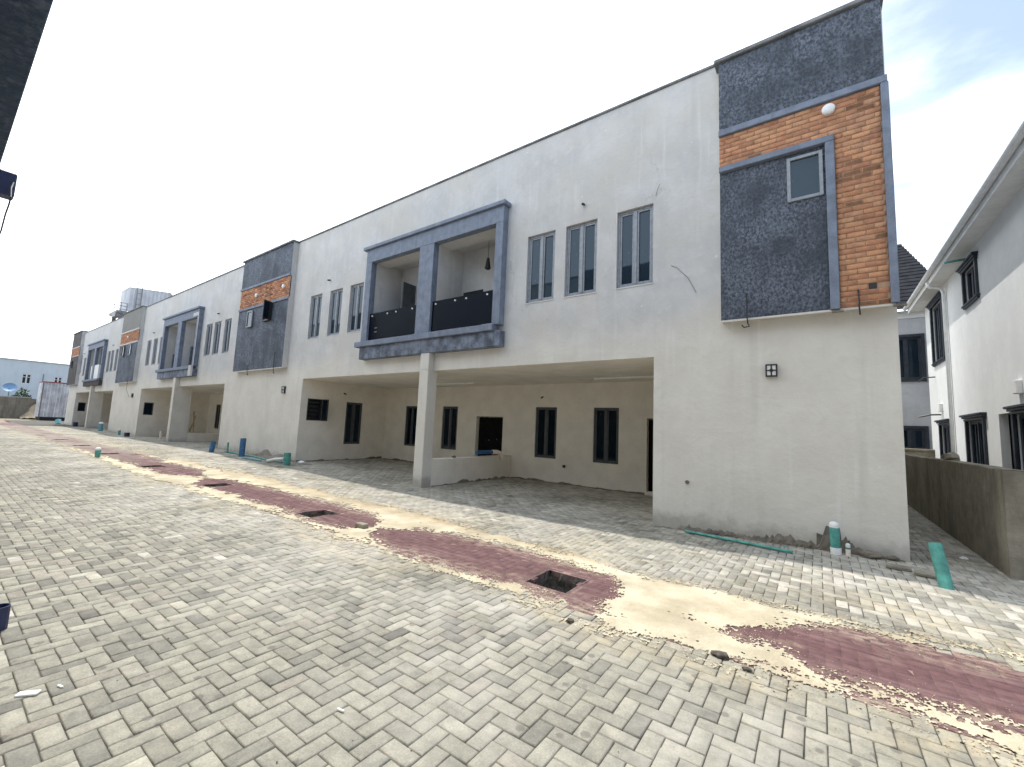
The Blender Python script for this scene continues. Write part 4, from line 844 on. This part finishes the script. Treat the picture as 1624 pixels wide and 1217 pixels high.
XH = 3.2; HZ = 6.45; HYF = 12.5
e = empty('white_house', (XH+4, 5, 0), 'white two-storey house with navy window mouldings behind the boundary wall', 'house'); lf = LEFTF(XH)
hw = [(9.95, 11.4, 4.3, 6.12), (6.5, 7.5, 5.25, 6.08), (9.85, 11.1, .8, 2.24), (6.72, 8.1, .8, 2.26), (3.3, 4.75, .9, 2.28)]
door = (5.02, 5.74, .0, 2.33)
b = MB(lf); b.wall(0.55, HYF, -.3, HZ, hw+[door], .14); b.build('side_wall', M['hwhite'], e, norm=False)
b = MB(); b.quad((XH, HYF, -.3), (11, HYF, -.3), (11, HYF, HZ), (XH, HYF, HZ)); b.quad((XH, 0.55, -.3), (11, 0.55, -.3), (11, 0.55, HZ), (XH, 0.55, HZ)); b.quad((11, 0.55, -.3), (11, HYF, -.3), (11, HYF, HZ), (11, 0.55, HZ)); b.build('outer_walls', M['hwhite'], e, norm=False)
b = MB(); b.quad((XH+.2, 4.8, -.2), (XH+.2, 6.0, -.2), (XH+.2, 6.0, 2.5), (XH+.2, 4.8, 2.5)); b.build('door_opening', M['pit'], e, norm=False)
ex = XH-.34
b = MB(); b.box(ex, XH+.02, 0.1, HYF+.55, HZ+.0, HZ+.04); b.box(XH+.02, 11.6, HYF+.0, HYF+.55, HZ, HZ+.04); b.build('soffit', M['white'], e)
b = MB(); b.box(ex-.03, ex-.001, 0.1, HYF+.6, HZ-.03, HZ+.17); b.box(ex-.03, 11.6, HYF+.56, HYF+.6, HZ-.03, HZ+.17); b.build('fascia', M['gutter'], e, bevel=.008)
# half-round gutter along the eave
n_ = 9; Pg = np.zeros((30, n_, 3))
for i in range(30):
    yy = 0.1+(HYF+.5)*i/29
    for j in range(n_): a = PI+PI*j/(n_-1); Pg[i, j] = (ex-.10+.07*math.cos(a), yy, HZ+.17+.07*math.sin(a))
MB().grid(Pg).build('gutter', M['gutter'], e, smooth=True, norm=False)
b = MB(); b.add([(ex-.03, 0.1, HZ+.22), (ex-.03, HYF+.6, HZ+.22), (7.0, HYF-3.4, HZ+2.1), (7.0, 4.0, HZ+2.1), (11.6, 0.1, HZ+.22), (11.6, HYF+.6, HZ+.22)], [(0, 1, 2, 3), (1, 5, 2), (5, 4, 3, 2), (4, 0, 3)]); b.build('roof', M['tile'], e, norm=False)
for i, (a, c, z0, z1) in enumerate(hw):
    f = window(e, lf, a, c, z0, z1, .04, 'navyframe', 'pglass', 'double'); sg = MB(lf); t_ = .1
    sg.box(a-t_, a+.0, z0-.02, z1, -.02, .05); sg.box(c, c+t_, z0-.02, z1, -.02, .05)
    for k, (dz, w_, d_) in enumerate(((0, .14, .06), (.06, .17, .085), (.11, .21, .12))): sg.box(a-w_, c+w_, z1+dz, z1+dz+.05, -.02, d_)
    for k, (dz, w_, d_) in enumerate(((-.07, .15, .07), (-.12, .11, .05))): sg.box(a-w_, c+w_, z0+dz-.0, z0+dz+.05, -.02, d_)
    sg.build('window_moulding', M['navyframe'], e, bevel=.006)
b = MB(); xp = XH-.06; b.tube([(xp, 9.43, .2), (xp, 9.43, 6.1), (xp-.05, 9.43, 6.28), (ex-.02, 9.43, 6.34), (ex-.06, 9.43, 6.5)], .045, 10); b.build('downpipe', M['gutter'], e, smooth=True)
b = MB(lf); b.tube([(7.0, 6.3, 0), (7.0, 6.28, .45)], .03, 8); b.build('overflow_pipe', M['green'], e)
for (a, z_) in ((4.28, 2.66), (10.7, 2.66)): b = MB(lf); b.box(a, a+.22, z_, z_+.26, 0, .09); b.build('meter_box', M['white'], e, bevel=.01)
for pts_, rr in ((((11.5, 3.85, 0), (11.5, 3.83, .3), (11.55, 3.7, .4)), .02), (((11.0, 2.58, 0), (11.0, 2.57, .25), (11.1, 2.5, .5)), .025)): b = MB(lf); b.tube(pts_, rr, 6); b.build('service_bracket', M['black'], e)

YH = 14.0
e = empty('grey_house', (2.5, YH+3, 0), 'grey house with dark tiled roof seen in the gap behind the nearest block', 'house'); ff = FRONT(YH)
hw2 = [(2.4, 3.28, 4.08, 5.72), (2.4, 3.25, 1.42, 2.2)]
b = MB(ff); b.wall(-3.5, 5, -.3, 6.75, hw2, .1); b.build('front_wall', M['hgrey'], e, norm=False)
b = MB(); b.quad((-3.5, YH, -.3), (-3.5, YH+8, -.3), (-3.5, YH+8, 6.75), (-3.5, YH, 6.75)); b.build('end_wall', M['hgrey'], e, norm=False)
b = MB(ff); b.box(-3.6, 5, 6.45, 6.75, .001, .05); b.build('eave_band', M['hwhite'], e)
for (a, c, z0, z1) in hw2:
    window(e, ff, a, c, z0, z1, .03, 'navyframe', 'pglass', 'double'); b = MB(ff); t_ = .1
    for q in ((a-t_, c+t_, z1, z1+t_), (a-t_, c+t_, z0-t_, z0), (a-t_, a, z0, z1), (c, c+t_, z0, z1)): b.box(*q, -.02, .05)
    b.build('window_surround', M['navyframe'], e)
b = MB(); rows = 20
for r in range(rows):     # lapped tile courses rising to the ridge
    y0 = YH-.45+r*.2; z0 = 6.74+r*.2; xa = -4+r*.2; xb = 4.3-r*.05
    b.add([(xa, y0, z0), (xb, y0, z0), (xb, y0, z0+.05), (xa, y0, z0+.05), (xa, y0+.23, z0+.235), (xb, y0+.23, z0+.235)], [(0, 1, 2, 3), (3, 2, 5, 4)])
b.build('roof', M['tile'], e, norm=False)

# ------------------------------------------------------------------ far end of the lane
e = empty('perimeter_wall', (-75, -2, .25), 'weathered block perimeter wall closing the far end of the lane', 'wall')
MB().box(-75.2, -75, -16, -.6, -.2, 2.62).build('plain_panel', M['conc2'], e); MB().box(-75.22, -74.98, -.6, 9, -.2, 2.55).build('stained_panel', M['conc'], e); MB().box(-75.25, -74.95, -16, -.6, 2.62, 2.72).build('coping', M['hgrey'], e)
e = empty('far_building', (-86, 2, 0), 'long pale blue building beyond the perimeter wall', 'building'); rf = RIGHTF(-83)
b = MB(rf); fw_ = [(-.85, -.05, 4.55, 5.8), (2.0, 2.75, 4.5, 5.75)]; b.wall(-22, 12, -.2, 7.45, fw_, .15); b.build('front_wall', M['pale'], e, norm=False)
MB().box(-95, -83.2, -22, 12, 7.0, 7.2).build('roof', M['conc2'], e); MB().box(-83.2, -82.9, -22, 12, 7.45, 7.6).build('coping', M['hgrey'], e)
for (a, c, z0, z1) in fw_: window(e, rf, a, c, z0, z1, .05, 'white', 'glass', 'double')
b = MB(rf); b.box(-.9, 0, 5.38, 5.44, -.05, .02); b.box(1.95, 2.8, 5.33, 5.39, -.05, .02); b.build('transom', M['white'], e)
o = MB().box(-82.98, -82.6, .9, 1.55, 3.8, 4.25).build('air_conditioner', M['steel'], bevel=.03); tag(o, 'grey air conditioner on the pale blue far building', 'air conditioner')
MB().tube([(-82.95, 1.0, 4.3), (-82.95, 1.0, 6.0)], .04, 6).build('conduit', M['steel'], o)
e = empty('satellite_dish', (-80.5, -1.9, 3.6), 'blue satellite dish before the far building, over the perimeter wall', 'satellite dish'); MB().dome((-80.5, -1.9, 3.9), .62, .18, 20, 4, Vector((-.8, .1, -.5))).build('reflector', M['dish'], e, smooth=True); MB().tube([(-80.6, -1.9, 3.8), (-80.7, -1.9, .2)], .05, 6).build('mast', M['steel'], e)
def bush(loc, r, h, lab, n=500):
    e = empty('bush', loc, lab, 'bush', 'bushes by the perimeter wall'); b = MB()
    for i in range(n):
        d_ = Vector((random.gauss(0, 1), random.gauss(0, 1), random.gauss(0, 1))).normalized()*random.random()**.4; c = Vector((loc[0]+d_.x*r, loc[1]+d_.y*r, loc[2]+h*.55+d_.z*h*.5*(.8+.4*random.random())))
        a = Vector((random.gauss(0, 1), random.gauss(0, 1), random.gauss(0, 1))).normalized()*.17; bb = a.orthogonal().normalized()*.08
        b.quad(tuple(c-a), tuple(c+bb), tuple(c+a), tuple(c-bb))
    b.build('leaves', M['leaf'], e, norm=False); MB().tube([(loc[0], loc[1], loc[2]-.1), (loc[0]+.1, loc[1], loc[2]+h*.6)], .06, 6, True, .02).build('stem', M['wood'], e)
bush((-76.6, -1.2, .2), .9, 3.3, 'green bush showing over the perimeter wall'); bush((-76.2, .6, .2), .5, 2.9, 'smaller bush half hidden by the corrugated shed', 250)
xs = np.linspace(-74.9, -73.2, 16); ys = np.linspace(-1.3, 1.0, 24); X_, Y_ = np.meshgrid(xs, ys, indexing='ij'); hh = 1.7*np.exp(-((X_+74.9)/.9)**2-((Y_+.2)/.7)**2)+.3*fbm(X_, Y_, 2, 5)-.16
o = MB().grid(np.stack([X_, Y_, .25+hh], -1)).build('rubble_heap', M['soil'], smooth=True, norm=False); o['kind'] = 'stuff'
# corrugated shed and water tank
def corrugated(name, p0, p1, z0, z1, parent, m, pitch=.19, amp=.035):
    L_ = math.hypot(p1[0]-p0[0], p1[1]-p0[1]); n_ = int(L_/pitch*6); Pg = np.zeros((n_+1, 2, 3)); nx, ny = (p1[1]-p0[1])/L_, -(p1[0]-p0[0])/L_
    for i in range(n_+1):
        t_ = i/n_; d_ = amp*math.sin(t_*L_/pitch*2*PI); 
        for j, z_ in enumerate((z0, z1)): Pg[i, j] = (p0[0]+(p1[0]-p0[0])*t_+nx*d_, p0[1]+(p1[1]-p0[1])*t_+ny*d_, z_)
    return MB().grid(Pg).build(name, m, parent, norm=False)
e = empty('corrugated_shed', (-71, 1.8, .2), 'tall corrugated zinc shed with red top edge at the end of the terrace', 'shed')
for i in range(6): corrugated('sheet', (-70-.004*(i % 2), -.28+i*.8), (-70-.004*(i % 2), .53+i*.8), .55, 4.4, e, M['zinc'], .26, .05)
corrugated('sheet', (-73, -.28), (-70, -.28), .55, 4.4, e, M['zinc'], .26, .05); MB().box(-73, -69.93, -.34, 4.6, 4.4, 4.5).build('flashing', M['redtop'], e); MB().box(-73, -70.05, -.2, 4.5, -.1, .55).build('plinth', M['dark'], e); MB().box(-70.0, -69.9, -.35, -.25, .5, 4.42).build('corner_post', M['steel'], e)
e = empty('water_tank', (-59, 5, 11.6), 'corrugated steel water tank on a tower behind the farthest block', 'water tank')
for i in range(5): corrugated('tank_panel', (-58-.004*(i % 2), 3.38+i*.685), (-58-.004*(i % 2), 4.07+i*.685), 11.9, 14.5+i*.07, e, M['tank'], .34, .06)
corrugated('tank_panel', (-61, 3.38), (-58, 3.38), 11.9, 14.5, e, M['tank'], .34, .05); MB().add([(-61, 3.38, 14.48), (-57.95, 3.38, 14.48), (-57.95, 6.8, 14.84), (-61, 6.8, 14.84), (-61, 7.1, 14.5), (-57.95, 7.1, 14.5)], [(0, 1, 2, 3), (3, 2, 5, 4)]).build('tank_lid', M['tank'], e, norm=False)
MB().box(-61, -57.9, 2.6, 7.0, 11.6, 11.85).build('platform', M['steel'], e)
for yy in (4.0, 4.38): MB().tube([(-57.9, yy, 11.6), (-57.9, yy, 15.45)], .035, 6).build('ladder_rail', M['steel'], e)
for zz_ in (12.2, 12.8, 13.4, 14.0, 14.6, 15.1): MB().tube([(-57.9, 4.0, zz_), (-57.9, 4.38, zz_)], .02, 5).build('rung', M['steel'], e)
for zz_ in (12.0, 12.35, 12.68): MB().tube([(-57.9, 2.4, zz_), (-57.9, 3.4, zz_)], .03, 5).build('guard_rail', M['steel'], e); MB().tube([(-57.9, 2.4, zz_), (-60, 2.4, zz_)], .03, 5).build('guard_rail', M['steel'], e)
for yy in (2.4, 2.9, 3.35): MB().tube([(-57.9, yy, 11.85), (-57.9, yy, 12.7)], .03, 5).build('guard_post', M['steel'], e)
MB().box(-59.5, -58, 2.55, 2.95, 11.2, 11.6).build('bearer', M['steel'], e)
for (x, y) in ((-58.2, 3.0), (-58.2, 6.6), (-60.8, 3.0), (-60.8, 6.6)): MB().box(x-.15, x+.15, y-.15, y+.15, 0, 11.6).build('leg', M['steel'], e)

# ------------------------------------------------------------------ opposite terrace (overhead at upper left, and in the glass)
YO = -8.16
e = empty('opposite_terrace', (-20, YO-3, 0), 'opposite terrace whose dark overhanging bay cuts the upper left corner', 'terraced house')
b = MB(XF(0, YO, 0, (1, 0), (0, 1))); b.wall(-60, 12, -.3, 8.3, [(-16, -8.2, -.3, 3.0, 0), (-30, -22, -.3, 3.0, 0), (3, 9, -.3, 3.0, 0)], .1); b.build('front_wall', M['hwhite'], e, norm=False)
b = MB(); b.box(-60, 12, YO-4, YO-3.7, -.3, 8.3); b.box(-60, 12, YO-3.7, YO-.25, 7.6, 7.8); b.box(-60, 12, YO-3.7, YO-.02, 3.0, 3.1); b.build('inner_walls', M['wall'], e)
b = MB(); b.box(-60, 12, YO-.25, YO+.03, 8.3, 8.36); b.build('coping', M['coping'], e)
b = MB(); b.box(-7.6, -1.6, YO-.002, -7.765, 3.5, 8.3); b.build('overhanging_bay', M['overhang'], e, bevel=.006)
b = MB(); b.box(-26.5, -22.2, YO-.002, -7.9, 3.5, 8.3); b.box(-46, -41.6, YO-.002, -7.9, 3.5, 8.3); b.build('far_bay', M['stucco'], e)
b = MB(); b.box(-5.42, -5.29, -7.765, -7.665, 3.30, 3.5); b.build('junction_box', M['navy'], e, bevel=.01)
o = MB().tube([(-5.29, -7.68, 3.42), (-5.0, -7.7, 3.27), (-4.88, -7.7, 3.16), (-4.95, -7.7, 3.12), (-5.15, -7.7, 3.10), (-5.32, -7.7, 3.01), (-5.5, -7.7, 3.0)], .005, 6).build('dangling_cable', M['insul']); tag(o, 'thin dark cable dangling from the box at upper left', 'cable')

# sand/paving beyond modelled pavers keeps the same ground tone
print('objects', len(bpy.data.objects), 'tris', sum(len(o.data.polygons)*2 for o in bpy.data.objects if o.type == 'MESH'))
